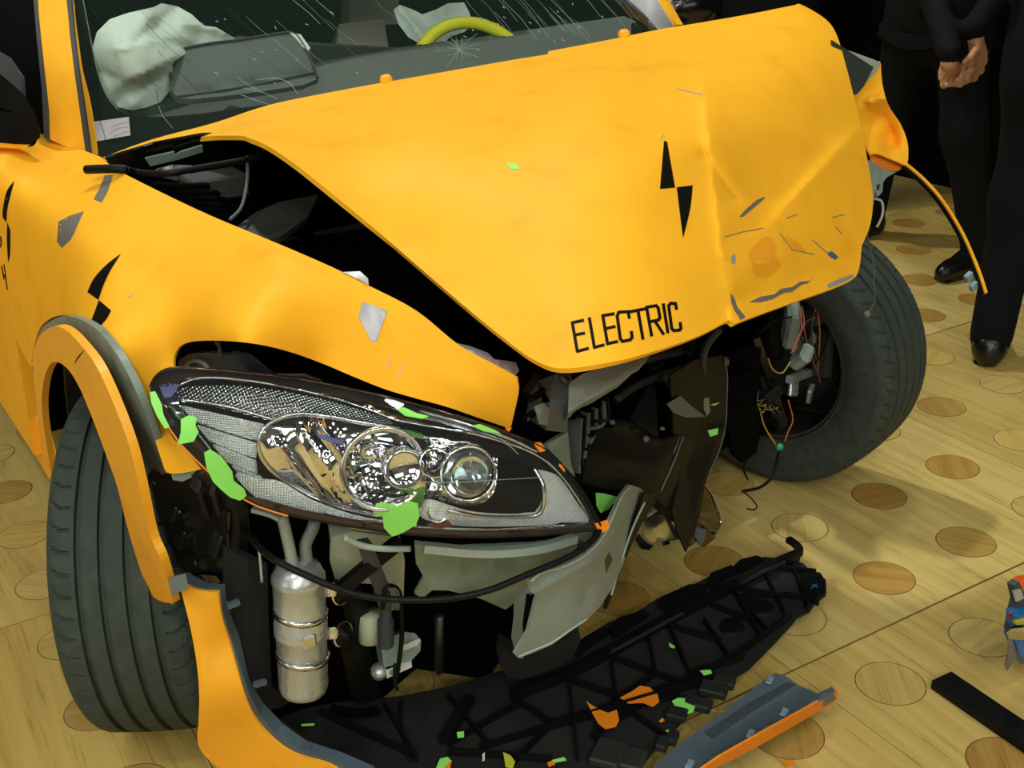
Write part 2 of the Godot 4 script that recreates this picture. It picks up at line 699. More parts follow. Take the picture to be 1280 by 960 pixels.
	mat("hall_black", Color8(9, 9, 9), 0.9, 0.0, 0.2)
	mat("hall_ceiling", Color8(14, 14, 14), 0.9, 0.0, 0.2)
	m = mat("lamp_glow", Color8(255, 250, 240), 0.5)
	m.emission_enabled = true
	m.emission = Color8(250, 255, 244)
	m.emission_energy_multiplier = 22.0
	m = mat("panel_glow", Color8(240, 244, 242), 0.5)  # glow of the added panels
	m.emission_enabled = true
	m.emission = Color8(248, 255, 250)
	m.emission_energy_multiplier = 2.4
	mat("lamp_can", Color8(30, 30, 30), 0.5, 0.5)
	m = mat("wood_floor", Color8(255, 255, 255), 0.42)
	m.albedo_texture = wood_image(3, Color8(190, 162, 94), Color8(214, 188, 116))
	m.metallic_specular = 0.4
	m = mat("wood_disc", Color8(255, 255, 255), 0.42)
	m.albedo_texture = wood_image(8, Color8(164, 128, 62), Color8(190, 156, 84))
	mat("disc_ring", Color8(112, 80, 40), 0.6)
	mat("seam_dark", Color8(40, 28, 14), 0.9)

func _ready() -> void:
	# camera, air, lamps, exposure
	var cam := Camera3D.new()
	cam.name = "camera"
	cam.fov = rad_to_deg(2.0 * atan(480.0 / F))
	cam.near = 0.05
	cam.far = 60.0
	cam.transform = Transform3D(Basis(CR, CU, CB), CP)
	add_child(cam)
	cam.current = true
	var we := WorldEnvironment.new()
	we.name = "hall_air"
	var env := Environment.new()
	env.background_mode = Environment.BG_COLOR
	env.background_color = Color(0.012, 0.012, 0.013)
	env.tonemap_mode = Environment.TONE_MAPPER_LINEAR
	env.tonemap_exposure = 0.84
	env.sdfgi_enabled = true
	env.ssao_enabled = true
	env.ssil_enabled = true
	we.environment = env
	add_child(we)
	make_materials()
	# where each unseen lamp hangs, its place and strength chosen to light the car
	var lamps: Array = [
		[Vector3(0.55, 5.2, -2.4), 13.0], [Vector3(-2.2, 5.0, -3.2), 3.0], [Vector3(-2.6, 4.6, 1.8), 3.6], [Vector3(-2.4, 3.4, 4.8), 3.6],
		[Vector3(-4.6, 4.2, 0.9), 0.8], [Vector3(-4.4, 4.2, 5.2), 2.0], [Vector3(-1.4, 4.2, 4.6), 2.4], [Vector3(-5.6, 4.7, -1.6), 1.6],
		[Vector3(0.4, 4.8, 2.4), 1.0], [Vector3(2.6, 5.0, 3.0), 0.6], [Vector3(1.4, 4.9, 4.8), 0.5], [Vector3(1.8, 5.0, -0.8), 2.2],
		[Vector3(-3.4, 4.4, 3.6), 0.4], [Vector3(-1.9, 4.5, 3.4), 0.4], [Vector3(-0.6, 4.5, 3.6), 0.3], [Vector3(-3.8, 3.9, 4.4), 0.4], [Vector3(-0.4, 4.0, 5.6), 0.3],  # weak lamps from here on, placed to dot the chrome
		[Vector3(-5.4, 4.0, 3.0), 0.3], [Vector3(-3.2, 4.6, 2.6), 0.3], [Vector3(-1.8, 3.8, 5.8), 0.4], [Vector3(-4.9, 4.4, 4.2), 0.3], [Vector3(0.6, 4.6, 4.4), 0.3],
	]
	for l in lamps:
		unseen_lamp(l[0], l[1])
	added_light_panel(Vector3(-4.6, 2.3, 5.6), Vector2(2.6, 1.5), 2.2, "large added white light panel, unseen behind the camera on the left, brightening the chrome")
	added_light_panel(Vector3(0.6, 2.7, 6.4), Vector2(3.2, 1.4), 0.4, "large added white light panel, unseen in front of the car on the right, brightening the chrome")
	added_light_panel(Vector3(-6.4, 2.2, 1.2), Vector2(2.4, 1.4), 0.4, "added white light panel, unseen beside the right flank of the car, as fill")
	hall()
	floor_boards()
	car = node("crashed_car", self)
	tag(car, "orange yellow hatchback with a crushed front end, standing on the light wood stage floor", "car")
	body()
	cabin()
	engine_bay()
	headlight()
	front_left()
	wheels()
	bumper_parts()
	flakes()
	people()
	loose_things()

func unseen_lamp(at: Vector3, e: float) -> void:  # out of view; lights the car and puts dots on its chrome
	var lamp := node("unseen_spotlight", self, at)
	tag(lamp, "unseen round white spotlight under the hall ceiling, placed to light the car", "lamp", "unseen spotlights")
	var aim := (Vector3(-0.1, 0.4, 0.2) - at).normalized()
	var xf := frame(Vector3.ZERO, -aim, Vector3.RIGHT)
	lathe("housing", xf, [Vector2(0.14, -0.02), Vector2(0.15, -0.02), Vector2(0.13, 0.3), Vector2(0.11, 0.34), Vector2(0.0, 0.34)], mats.lamp_can, lamp, 24)
	lathe("glowing_lens", xf, [Vector2(0, -0.004), Vector2(0.13, -0.004), Vector2(0.13, 0.012), Vector2(0, 0.012)], mats.lamp_glow, lamp, 24)
	tube("hanger", [Vector3(0, 0.2, 0), Vector3(0, 5.9 - at.y, 0)], 0.02, mats.lamp_can, lamp)
	var s := SpotLight3D.new()
	s.name = "spot"
	s.position = aim * 0.03
	lamp.add_child(s)
	s.basis = Basis.looking_at(aim, Vector3.RIGHT)
	s.light_energy = e
	s.light_color = Color8(251, 255, 243)
	s.light_size = 0.13
	s.spot_angle = 42.0
	s.spot_angle_attenuation = 0.6
	s.spot_range = 30.0
	s.spot_attenuation = 2.0
	s.shadow_enabled = true

func added_light_panel(at: Vector3, size: Vector2, e: float, label: String) -> void:  # added glowing panel with area light, unseen, brightens chrome and car front
	var p := node("added_light_panel", self, Vector3(at.x, 0, at.z))
	tag(p, label, "lamp")
	var aim := (Vector3(0, 0.6, 0.3) - at)
	aim.y *= 0.3
	aim = aim.normalized()
	var b := Basis.looking_at(aim, Vector3.UP)
	box("panel_frame", Vector3(0, at.y, 0) - aim * 0.06, Vector3(size.x + 0.08, size.y + 0.08, 0.1), mats.lamp_can, p, b, 0.01)
	box("glowing_face", Vector3(0, at.y, 0), Vector3(size.x, size.y, 0.02), mats.panel_glow, p, b, 0.002)
	for s in [-1.0, 1.0]:
		var foot: Vector3 = b * Vector3(s * size.x * 0.4, 0, 0)
		tube("stand", [Vector3(foot.x, 0.0, foot.z) - aim * 0.08, Vector3(foot.x, at.y, foot.z) - aim * 0.08], 0.03, mats.lamp_can, p)
	var l := AreaLight3D.new()
	l.name = "panel"
	l.area_size = size
	l.basis = b
	l.position = Vector3(0, at.y, 0) + aim * 0.03
	l.light_color = Color8(248, 255, 250)
	l.light_energy = e
	l.area_range = 30.0
	l.shadow_enabled = true
	p.add_child(l)

func hall() -> void:
	var d := {"wall_back": [Vector3(0, 3, -8.1), Vector3(20.4, 6.4, 0.2)], "bounce_wall_front": [Vector3(0, 3, 7.1), Vector3(20.4, 6.4, 0.2)], "wall_left": [Vector3(3.35, 3, 0.5), Vector3(0.2, 6.4, 17)], "bounce_wall_right": [Vector3(-7.1, 3, 0.5), Vector3(0.2, 6.4, 17)], "ceiling": [Vector3(0, 6.1, 0.5), Vector3(20.4, 0.2, 17.4)]}
	for k in d:
		var b := box(k, d[k][0], d[k][1], {"wall_back": mats.hall_black, "wall_left": mats.hall_black, "ceiling": mats.hall_ceiling}.get(k, mats.bounce_grey), self)  # front and right walls kept light to bounce fill at the car
		b.set_meta("kind", "structure")
		b.set_meta("label", {"ceiling": "black hall ceiling high above the car", "wall_back": "black hall wall far behind the car", "wall_left": "black backdrop close behind the visitors, closing off the dark hall", "bounce_wall_front": "unseen light grey wall behind the camera, kept light to bounce fill", "bounce_wall_right": "unseen light grey wall to the right of the car, kept light to bounce fill"}[k])

# The stage floor: square boards of 1.022 m with round inlays every 0.2555 m.
func floor_boards() -> void:
	var root := node("floor", self)
	root.set_meta("kind", "structure")
	root.set_meta("label", "light oak stage floor of square boards with round inlaid wooden discs")
	box("sub_floor", Vector3(0, -0.0432, 0.5), Vector3(20.4, 0.08, 17.4), mats.seam_dark, root)
	var A := Vector3(0.19611, 0, 0.61959)
	var e1 := Vector3(0.99947668, 0, 0.03234793)
	var e2 := Vector3(0.03234793, 0, -0.99947668)
	var P := 1.022
	var rng := RandomNumberGenerator.new()
	rng.seed = 5
	var wood: StandardMaterial3D = mats.wood_floor
	var tones: Array = []
	for i in 5:
		var m: StandardMaterial3D = wood.duplicate()
		m.albedo_color = [Color8(255, 255, 255), Color8(248, 244, 236), Color8(255, 250, 240), Color8(242, 238, 230), Color8(252, 244, 226)][i]
		tones.append(m)
	for i in range(-5, 7):
		for j in range(-4, 7):
			var g := 0.0018
			var st := SurfaceTool.new()
			st.begin(Mesh.PRIMITIVE_TRIANGLES)
			st.set_smooth_group(-1)
			var o2 := Vector2(rng.randf(), rng.randf())
			var s0 := i * P + g * 0.6
			var s1 := (i + 1) * P - g * 0.6
			var t0 := j * P + g * 1.5
			var t1 := (j + 1) * P - g * 1.5
			var q: Array = [[s0, t0], [s1, t0], [s1, t1], [s0, t1]]
			var v: Array = []
			for k in q:
				v.append(A + e1 * k[0] + e2 * k[1])
			for k in [0, 2, 1, 0, 3, 2]:
				st.set_uv(Vector2(q[k][0], q[k][1] * 0.55) * 1.1 + o2)
				st.add_vertex(v[k])
			for k in 4:
				var a: Vector3 = v[k]
				var b: Vector3 = v[(k + 1) % 4]
				for w in [a, b, b + Vector3(0, -0.012, 0), a, b + Vector3(0, -0.012, 0), a + Vector3(0, -0.012, 0)]:
					st.set_uv(Vector2(0.1, 0.1))
					st.add_vertex(w)
			st.generate_normals()
			obj("floor_board", st.commit(), tones[rng.randi() % 5], root)
	# inlays
	var discs: Array = []
	for i in 5:
		var m: StandardMaterial3D = mats.wood_disc.duplicate()
		m.albedo_color = [Color8(255, 255, 255), Color8(255, 246, 226), Color8(248, 238, 222), Color8(255, 252, 246), Color8(240, 228, 208)][i]
		discs.append(m)
	var pitch := P / 4.0
	for i in range(-7, 12):
		for j in range(-3, 10):
			var s := (i + 0.5) * pitch - 0.004
			var t := (j + 0.5) * pitch - 0.002
			var c := A + e1 * s + e2 * t
			var q := c - CP
			var dep := -q.dot(CB)
			var px := Vector2(640.0 + F * q.dot(CR) / dep, 480.0 - F * q.dot(CU) / dep)
			var pale := rng.randf() < 0.42
			var ang := rng.randf() * TAU
			var o2 := Vector2(rng.randf(), rng.randf())
			var pick := rng.randi() % 5
			if px.x < -60 or px.x > 1340 or px.y < 200 or px.y > 1020:
				continue
			var st := SurfaceTool.new()
			st.begin(Mesh.PRIMITIVE_TRIANGLES)
			st.set_smooth_group(-1)
			var n := 40
			for k in n:
				var a0 := TAU * k / n
				var a1 := TAU * (k + 1) / n
				var p0 := Vector2(cos(a0), sin(a0)) * 0.0627
				var p1 := Vector2(cos(a1), sin(a1)) * 0.0627
				for w in [[Vector2.ZERO, 0.0008], [p1, 0.0008], [p0, 0.0008]]:
					st.set_uv((w[0] as Vector2).rotated(ang) * Vector2(1.4, 0.8) + o2)
					st.add_vertex(c + e1 * w[0].x + e2 * w[0].y + Vector3(0, w[1], 0))
				var q0 := c + e1 * p0.x + e2 * p0.y
				var q1 := c + e1 * p1.x + e2 * p1.y
				for w in [q0 + Vector3(0, 0.0008, 0), q0 - Vector3(0, 0.002, 0), q1 - Vector3(0, 0.002, 0), q0 + Vector3(0, 0.0008, 0), q1 - Vector3(0, 0.002, 0), q1 + Vector3(0, 0.0008, 0)]:
					st.set_uv(o2)
					st.add_vertex(w)
			st.generate_normals()
			var disc := obj("wood_disc", st.commit(), tones[pick] if pale else discs[pick], root)
			lathe("disc_joint", frame(c + Vector3(0, 0.0003, 0), Vector3.UP, e1), [Vector2(0.0646, 0.0), Vector2(0.0646, 0.0002), Vector2(0.0624, 0.0002)], mats.disc_ring, disc, 40)

# ---- the bodywork
var fender_surf: Surf
var hood_surf: Surf
var glass_surf: Surf

func body() -> void:
	var paint: Material = mats.orange_paint
	# hood: sprung up, shifted to the car's left, its front left corner crumpled
	hood_surf = Surf.new([
		Z(134, 196, -0.25), Z(200, 180, -0.2), Z(305, 172, 0.04), Z(480, 310, 0.42), Z(640, 440, 0.73), Z(690, 459, 0.8), Z(760, 452, 0.84),
		Z(915, 402, 0.74), Z(1066, 350, 0.54), Z(1090, 250, 0.41), Z(1080, 170, 0.31), Z(1060, 75, 0.19), Z(1002, 8, 0.02),
		Z(820, 38, -0.12), Z(680, 66, -0.18), Z(480, 103, -0.22), Z(300, 148, -0.2),
		Vector3(-0.3, 1.035, 0.2), Vector3(-0.02, 1.06, 0.3), Vector3(-0.25, 0.985, 0.52), Vector3(0.3, 1.07, 0.2)],
		[
			["g", 950, 235, 66, 56, 0.3, -0.045], ["g", 850, 250, 40, 60, 0.2, -0.012], ["l", 880, 120, 914, 402, 40, 8, 0.020], ["l", 880, 119, 1050, 188, 14, 50, 0.016],
			["l", 1050, 186, 978, 264, 34, 10, 0.024], ["l", 884, 196, 918, 244, 7, 12, -0.018], ["l", 940, 330, 1075, 300, 20, 16, 0.008], ["l", 912, 300, 985, 262, 12, 16, -0.006],
			["g", 930, 372, 30, 14, -0.3, -0.008], ["g", 1010, 315, 30, 12, -0.4, -0.007], ["l", 905, 330, 912, 404, 8, 6, -0.008], ["g", 500, 88, 60, 14, -0.2, 0.006], ["l", 1000, 345, 1072, 318, 9, 9, -0.006],
			["g", 965, 335, 10, 9, 0, -0.003], ["g", 1045, 345, 9, 8, 0, 0.004],
		])
	var hood_out := out([128, 197, 128, 197, 191, 174, 266, 154, 337, 131, 420, 114, 480, 103, 560, 89, 640, 75, 684, 68, 684, 68, 686, 64, 686, 64, 760, 50, 820, 37.5, 880, 27.5, 940, 17, 990, 7, 1002, 6, 1032, 24, 1046, 44, 1058, 84, 1070, 132, 1084, 198, 1091, 245, 1088, 280, 1077, 308, 1077, 308, 1074, 335, 1066, 349, 1040, 361, 1000, 375, 950, 393, 919, 405, 919, 405, 911, 400, 911, 400, 880, 417, 840, 432, 790, 447, 750, 455, 715, 460, 690, 459, 668, 450, 648, 437, 600, 399, 540, 348, 480, 296, 420, 246, 370, 206, 334, 182, 311, 172.5, 298, 169.5, 253, 171, 191, 181.5, 146, 192])
	var hood := panel("hood", car, hood_surf, hood_out, paint, 4.5, 0.008)
	hood.set_meta("label", "orange hood, sprung open, its front corner crumpled")
	panel("lightning_mark", hood, hood_surf, out([830, 176, 834, 177, 844, 234.5, 844, 234.5, 825, 236], false), mats.decal_black, 9.0, 0.0, 0.0012)
	panel("lightning_mark", hood, hood_surf, out([846, 234, 846, 234, 866, 231.5, 866, 231.5, 863, 260, 854, 298, 854, 298, 850, 268]), mats.decal_black, 9.0, 0.0, 0.0012)
	var word: Array = [
		[[88, 306, 47, 315, 66, 424, 107, 413], [54, 362, 92, 355]],
		[[112, 298, 131, 409, 166, 400]],
		[[205, 281, 163, 288, 181, 395, 218, 387], [171, 338, 208, 330]],
		[[264, 296, 260, 273, 224, 275, 218, 290, 230, 376, 238, 386, 268, 380, 275, 370, 272, 350]],
		[[268, 273, 326, 262], [297, 268, 316, 376]],
		[[349, 364, 330, 256, 366, 250, 374, 258, 381, 296, 376, 304, 341, 312], [361, 308, 394, 358]],
		[[394, 245, 411, 352]],
		[[444, 262, 440, 242, 422, 241, 414, 250, 426, 338, 434, 345, 456, 343, 461, 336, 458, 316]],
	]
	for l in word:
		var lines: Array = []
		for s in l:
			var q: Array = []
			for i in range(0, s.size(), 2):
				q.append_array([700.0 + s[i] / 3.048, 300.0 + s[i + 1] / 3.048])
			lines.append(q)
		obj("letter", strokes(hood_surf, lines, 4.0), mats.decal_black, hood)
	for q in [Vector2(483, 102), Vector2(780, 45)]:
		var st := st_new()
		add_lathe(st, frame(hood_surf.at(q.x, q.y, 0.0), hood_surf.normal(q.x, q.y), Vector3.RIGHT), [Vector2(0.013, 0), Vector2(0.012, 0.008), Vector2(0.008, 0.013), Vector2(0, 0.014)], 12)
		obj("washer_nozzle", done(st), paint, hood)
	panel("green_fleck", hood, hood_surf, out([633, 203, 646, 206, 650, 211, 638, 211], false), mats.green_paint, 9.0, 0.0, 0.0012)
	panel("scrape", hood, hood_surf, out([924, 271, 932, 262, 946, 250, 955, 246, 956, 248, 942, 260, 929, 271], false), mats.primer_grey, 9.0, 0.0, 0.001)
	panel("scrape", hood, hood_surf, out([1034, 316, 1040, 314, 1048, 321, 1044, 325, 1036, 320], false), mats.blue_mark, 9.0, 0.0, 0.001)
	panel("scrape", hood, hood_surf, out([936, 378, 950, 371, 968, 368, 976, 361, 990, 359, 1000, 352, 1012, 351, 1018, 346, 1010, 354, 1002, 356, 990, 365, 980, 366, 966, 374, 950, 378], false), mats.primer_grey, 9.0, 0.0, 0.001)
	panel("scrape", hood, hood_surf, out([1034, 356, 1046, 350, 1068, 342, 1066, 347, 1048, 356, 1036, 360], false), mats.tape_silver, 9.0, 0.0, 0.001)
	panel("scrape", hood, hood_surf, out([913, 366, 918, 372, 922, 384, 932, 396, 926, 400, 918, 388, 914, 378], false), mats.primer_grey, 9.0, 0.0, 0.001)
	panel("scrape", hood, hood_surf, out([914, 320, 919, 317, 920, 328, 915, 331], false), mats.tape_silver, 9.0, 0.0, 0.0013)
	panel("rub_mark", hood, hood_surf, out([936, 316, 950, 300, 962, 296, 972, 308, 968, 318, 976, 332, 960, 346, 944, 344, 940, 328]), mats.orange_rub, 9.0, 0.0, 0.0008)
	panel("rub_mark", hood, hood_surf, out([980, 300, 988, 296, 1006, 312, 1000, 316]), mats.orange_rub, 9.0, 0.0, 0.0008)
	for l in [[906, 296, 928, 290, 954, 285], [975, 292, 990, 312, 1018, 318], [1016, 300, 1034, 316], [1040, 272, 1056, 268], [983, 273, 996, 268], [1044, 283, 1052, 292]]:
		obj("scratch", strokes(hood_surf, [l], 1.0, 0.001), mats.primer_grey, hood)
	for l in [[846, 111, 878, 118], [826, 174, 830, 168]]:
		obj("scratch", strokes(hood_surf, [l], 1.2, 0.001), mats.tape_silver, hood)

	# right front fender, seen at the left
	fender_surf = Surf.new([
		Z(157, 218, -0.03), Z(209, 244, 0.1), Z(310, 290, 0.32), Z(424, 338, 0.5), Z(520, 388, 0.61), Z(572, 430, 0.66), Z(647, 474, 0.74), Z(638, 535, 0.71),
		X(80, 400, -0.875), X(130, 440, -0.885), X(190, 560, -0.87), X(240, 588, -0.828), X(222, 520, -0.822), X(220, 450, -0.8), X(300, 427, -0.77), Z(400, 452, 0.57), Z(500, 490, 0.65),
		X(5, 300, -0.885), X(3, 200, -0.865), X(52, 170, -0.745), X(105, 192, -0.715), X(100, 300, -0.835), X(200, 350, -0.775), X(350, 380, -0.7), X(35, 450, -0.885), X(20, 430, -0.89)],
		[["l", 275, 412, 345, 352, 30, 40, 0.008], ["l", 345, 352, 430, 392, 34, 34, 0.007], ["g", 350, 400, 50, 30, 0.4, -0.008], ["l", 175, 240, 420, 352, 14, 24, 0.012], ["g", 120, 240, 50, 26, 0.4, -0.006], ["l", 455, 350, 500, 430, 14, 10, 0.004], ["g", 560, 470, 50, 18, 0.5, 0.006]])
	var fender_out := out([49, 166, 49, 166, 67, 174, 94, 184, 126, 196, 126, 196, 140, 208, 157, 218, 209, 244, 260, 268, 310, 289, 370, 314, 424, 338, 463, 358, 520, 388, 572, 430, 610, 452, 646, 473, 646, 473, 648, 490, 643, 515, 638, 536, 638, 536, 600, 523, 560, 509, 520, 498, 480, 486, 440, 470, 400, 453, 360, 439, 320, 430, 280, 426, 245, 426.5, 228, 431, 219, 442, 217, 460, 222, 500, 244, 550, 262, 584, 262, 584, 236, 590, 214, 592, 206, 588, 206, 588, 197, 560, 183, 520, 168, 484, 150, 450, 134, 425, 117, 408, 98, 398, 80, 394, 63, 398, 50, 410, 43, 430, 38, 458, 38, 458, 28, 440, 18, 418, 8, 396, -2, 372, -2, 372, -4, 280, -3, 186, -3, 186, 20, 184, 42, 182])
	var fender := panel("front_fender", car, fender_surf, fender_out, paint, 7.0, 0.005)
	fender.set_meta("label", "dented right front fender with a lightning mark")
	panel("lightning_mark", fender, fender_surf, out([151, 317, 151, 317, 135, 329, 118, 347, 109, 365, 109, 365, 123, 375, 123, 375, 129, 357, 138, 338]), mats.decal_black, 9.0, 0.0, 0.0012)
	panel("lightning_mark", fender, fender_surf, out([123.5, 375, 123.5, 375, 139, 388, 139, 388, 132, 400, 121, 411, 110, 419, 110, 419, 113, 404, 118, 390]), mats.decal_black, 9.0, 0.0, 0.0012)
	panel("lightning_mark", fender, fender_surf, out([18, 226, 18, 226, 8, 240, 3, 268, 8, 278, 8, 278, 9, 262, 13, 244]), mats.decal_black, 9.0, 0.0, 0.0012)
	panel("lightning_mark", fender, fender_surf, out([9, 278, 9, 278, 13, 288, 13, 288, 12.5, 318, 10, 328, 10, 328, 8.5, 300]), mats.decal_black, 9.0, 0.0, 0.0012)
	obj("letter", strokes(fender_surf, [[-3, 293, 1, 297, 1.5, 306, -2, 312]], 1.8), mats.decal_black, fender)
	obj("letter", strokes(fender_surf, [[2, 333, 5, 349], [5, 331, 9, 362], [3, 341, 6, 346]], 1.6), mats.decal_black, fender)
	panel("tape_strip", fender, fender_surf, out([448, 395, 453, 377, 484, 388, 471, 426, 464, 427], false), mats.tape_silver, 7.0, 0.0006, 0.002)
	panel("tape_strip", fender, fender_surf, out([428, 340, 450, 339, 460, 348, 461, 357, 450, 350], false), mats.tape_silver, 7.0, 0.0006, 0.003)
	panel("tape_strip", fender, fender_surf, out([131, 219, 141, 219, 135, 238, 127, 253, 117, 249, 124, 236], false), mats.primer_grey, 7.0, 0.0006, 0.002)
	panel("bare_patch", fender, fender_surf, out([73, 277, 86, 270, 105, 264, 98, 279, 93, 291, 88, 300, 77, 310, 71, 302], false), mats.primer_grey, 7.0, 0.0004, 0.0006)
	for l in [[484, 460, 490, 446], [498, 470, 503, 456], [160, 372, 166, 368]]:
		obj("scratch", strokes(fender_surf, [l], 1.2, 0.001), mats.tape_silver, fender)

	# wheel arch: grey flange, then the loose orange trim strip, then the sill
	var arch := Surf.new([X(45, 440, -0.878), X(80, 405, -0.878), X(130, 445, -0.882), X(165, 520, -0.872), X(200, 590, -0.852)])
	panel("arch_flange", car, arch, out([43, 446, 43, 446, 49, 416, 62, 402, 80, 395, 100, 399, 120, 411, 140, 434, 158, 464, 175, 500, 190, 540, 203, 575, 208, 592, 208, 592, 188, 596, 188, 596, 178, 570, 164, 535, 150, 500, 135, 468, 120, 446, 105, 428, 90, 416, 78, 412, 66, 413, 57, 422, 51, 446, 51, 446]), mats.sheet_grey, 8.0, 0.01).set_meta("label", "bare grey wheel arch flange")
	var trim := Surf.new([X(42, 460, -0.9), X(75, 415, -0.905), X(120, 480, -0.905), X(155, 560, -0.9), X(185, 670, -0.89), X(212, 750, -0.87), X(60, 585, -0.885)])
	var trim_part := panel("arch_trim", car, trim, out([41, 455, 44, 432, 52, 417, 67, 408, 83, 413, 100, 430, 120, 457, 140, 500, 160, 553, 173, 603, 187, 667, 201, 701, 216, 754, 216, 754, 202, 752, 188, 742, 176, 714, 160, 662, 146, 607, 133, 570, 117, 527, 101, 488, 87, 464, 73, 453, 62, 456, 54, 480, 53, 520, 64, 592, 64, 592, 50, 545]), mats.orange_plastic, 8.0, 0.012)
	trim_part.set_meta("label", "loose orange wheel arch trim strip")
	panel("lightning_mark", trim_part, trim, out([107, 436, 107, 436, 97, 446, 92, 456, 92, 456, 101, 444]), mats.decal_black, 9.0, 0.0, 0.001)
	panel("trim_edge", trim_part, trim, out([168, 600, 170, 598, 185, 663, 200, 699, 216, 754, 214, 757, 197, 702, 181, 665], false), mats.bumper_edge, 9.0, 0.004, -0.004)
	panel("clip", trim_part, trim, out([209, 724, 225, 720, 229, 738, 215, 744], false), mats.bumper_edge, 9.0, 0.008, -0.01)
	var sill := Surf.new([X(0, 440, -0.86), X(30, 500, -0.87), X(62, 592, -0.88), X(-60, 330, -0.87), X(-20, 440, -0.85)])
	panel("sill", car, sill, out([-60, 285, -2, 404, 20, 445, 38, 492, 50, 540, 64, 592, 62, 600, 40, 562, 20, 518, 0, 478, -60, 380], false), mats.orange_plastic, 9.0, 0.02)
	panel("sill_seam", car, sill, out([-60, 262, 0, 384, 16, 420, 30, 458, 40, 500, 30, 480, 12, 440, -4, 408, -60, 290], false), mats.sheet_grey, 9.0, 0.006, -0.008)

	# door, screen pillar, mirror foot and the side window
	var dst := st_new(false)
	add_prism(dst, Transform3D(Basis(Vector3(0, 0, 1), Vector3(0, 1, 0), Vector3(-1, 0, 0)), Vector3(-0.868, 0, 0)), PackedVector2Array([Vector2(-0.33, 1.0), Vector2(-0.37, 0.7), Vector2(-0.5, 0.34), Vector2(-1.55, 0.3), Vector2(-1.6, 1.0)]), 0.022)
	obj("door", done(dst), paint, car)
	var pillar := Surf.new([X(108, 189, -0.7), X(56, 178, -0.75), X(86, -20, -0.605), X(42, -20, -0.655), X(70, 80, -0.7)])
	panel("screen_pillar", car, pillar, out([30, -90, 75, -90, 83, 0, 88, 40, 94, 90, 101, 140, 107, 190, 107, 190, 90, 186, 66, 176, 59, 172, 59, 172, 60, 140, 54, 70, 46, 10]), paint, 10.0, 0.03)
	panel("pillar_moulding", car, pillar, out([82, -20, 87, -20, 93, 45, 99, 95, 106, 145, 112, 191, 107, 191, 100, 140, 93, 90, 87, 40], false), mats.rubber_grey, 10.0, 0.006, 0.001)
	panel("window_seal", car, pillar, out([34, -90, 41, -90, 48, 20, 55, 90, 60, 140, 61, 176, 55, 172, 52, 110, 46, 50], false), mats.rubber_grey, 10.0, 0.012, 0.004)
	panel("side_window", car, pillar, out([-60, -90, 36, -90, 44, 20, 51, 100, 54, 168, 28, 128, -60, 60], false), mats.void_black, 20.0, 0.004, -0.01)
	panel("door_frame", car, pillar, out([-60, 20, -4, 62, 10, 70, 26, 95, 28, 132, 0, 112, -60, 70], false), mats.rubber_grey, 10.0, 0.01, 0.004)
	var mirror := node("mirror_foot", car, X(18, 152, -0.83))
	var mp := Surf.new([X(0, 140, -0.84), X(50, 140, -0.77), X(0, 190, -0.86), X(50, 175, -0.78)])
	panel("mirror_base", mirror, mp, out([-40, 140, 0, 139, 20, 141, 38, 152, 50, 166, 50, 172, 40, 180, 20, 180, 0, 178, -40, 180], false), mats.black_plastic, 10.0, 0.03, 0.012).position = -mirror.position
	panel("mirror_cap", mirror, mp, out([-40, 178, 0, 178, 20, 180, 38, 181, 30, 186, 0, 184, -40, 190], false), paint, 10.0, 0.03, 0.01).position = -mirror.position
	panel("mirror_trim", mirror, mp, out([-40, 70, 0, 92, 30, 118, 44, 142, 52, 164, 36, 152, 16, 140, -40, 120], false), mats.black_plastic, 10.0, 0.02, 0.006).position = -mirror.position
	var st := st_new(false)
	var roof_path: Array = [Vector3(0, 1.385, -0.93), Vector3(0, 1.43, -1.25), Vector3(0, 1.45, -1.8), Vector3(0, 1.40, -2.5), Vector3(0, 1.28, -2.9)]
	var roof_profile := PackedVector2Array()
	for k in 9:
		var x := -0.6 + 0.15 * k
		roof_profile.append(Vector2(x, -0.09 * pow(x / 0.6, 2.0) - 0.03))
	for k in 9:
		var x := 0.6 - 0.15 * k
		roof_profile.append(Vector2(x, -0.09 * pow(x / 0.6, 2.0)))
	add_sweep(st, smooth_path(roof_path, 4), roof_profile)
	obj("roof", done(st), paint, car)  # out of view, keeps light out of the cabin

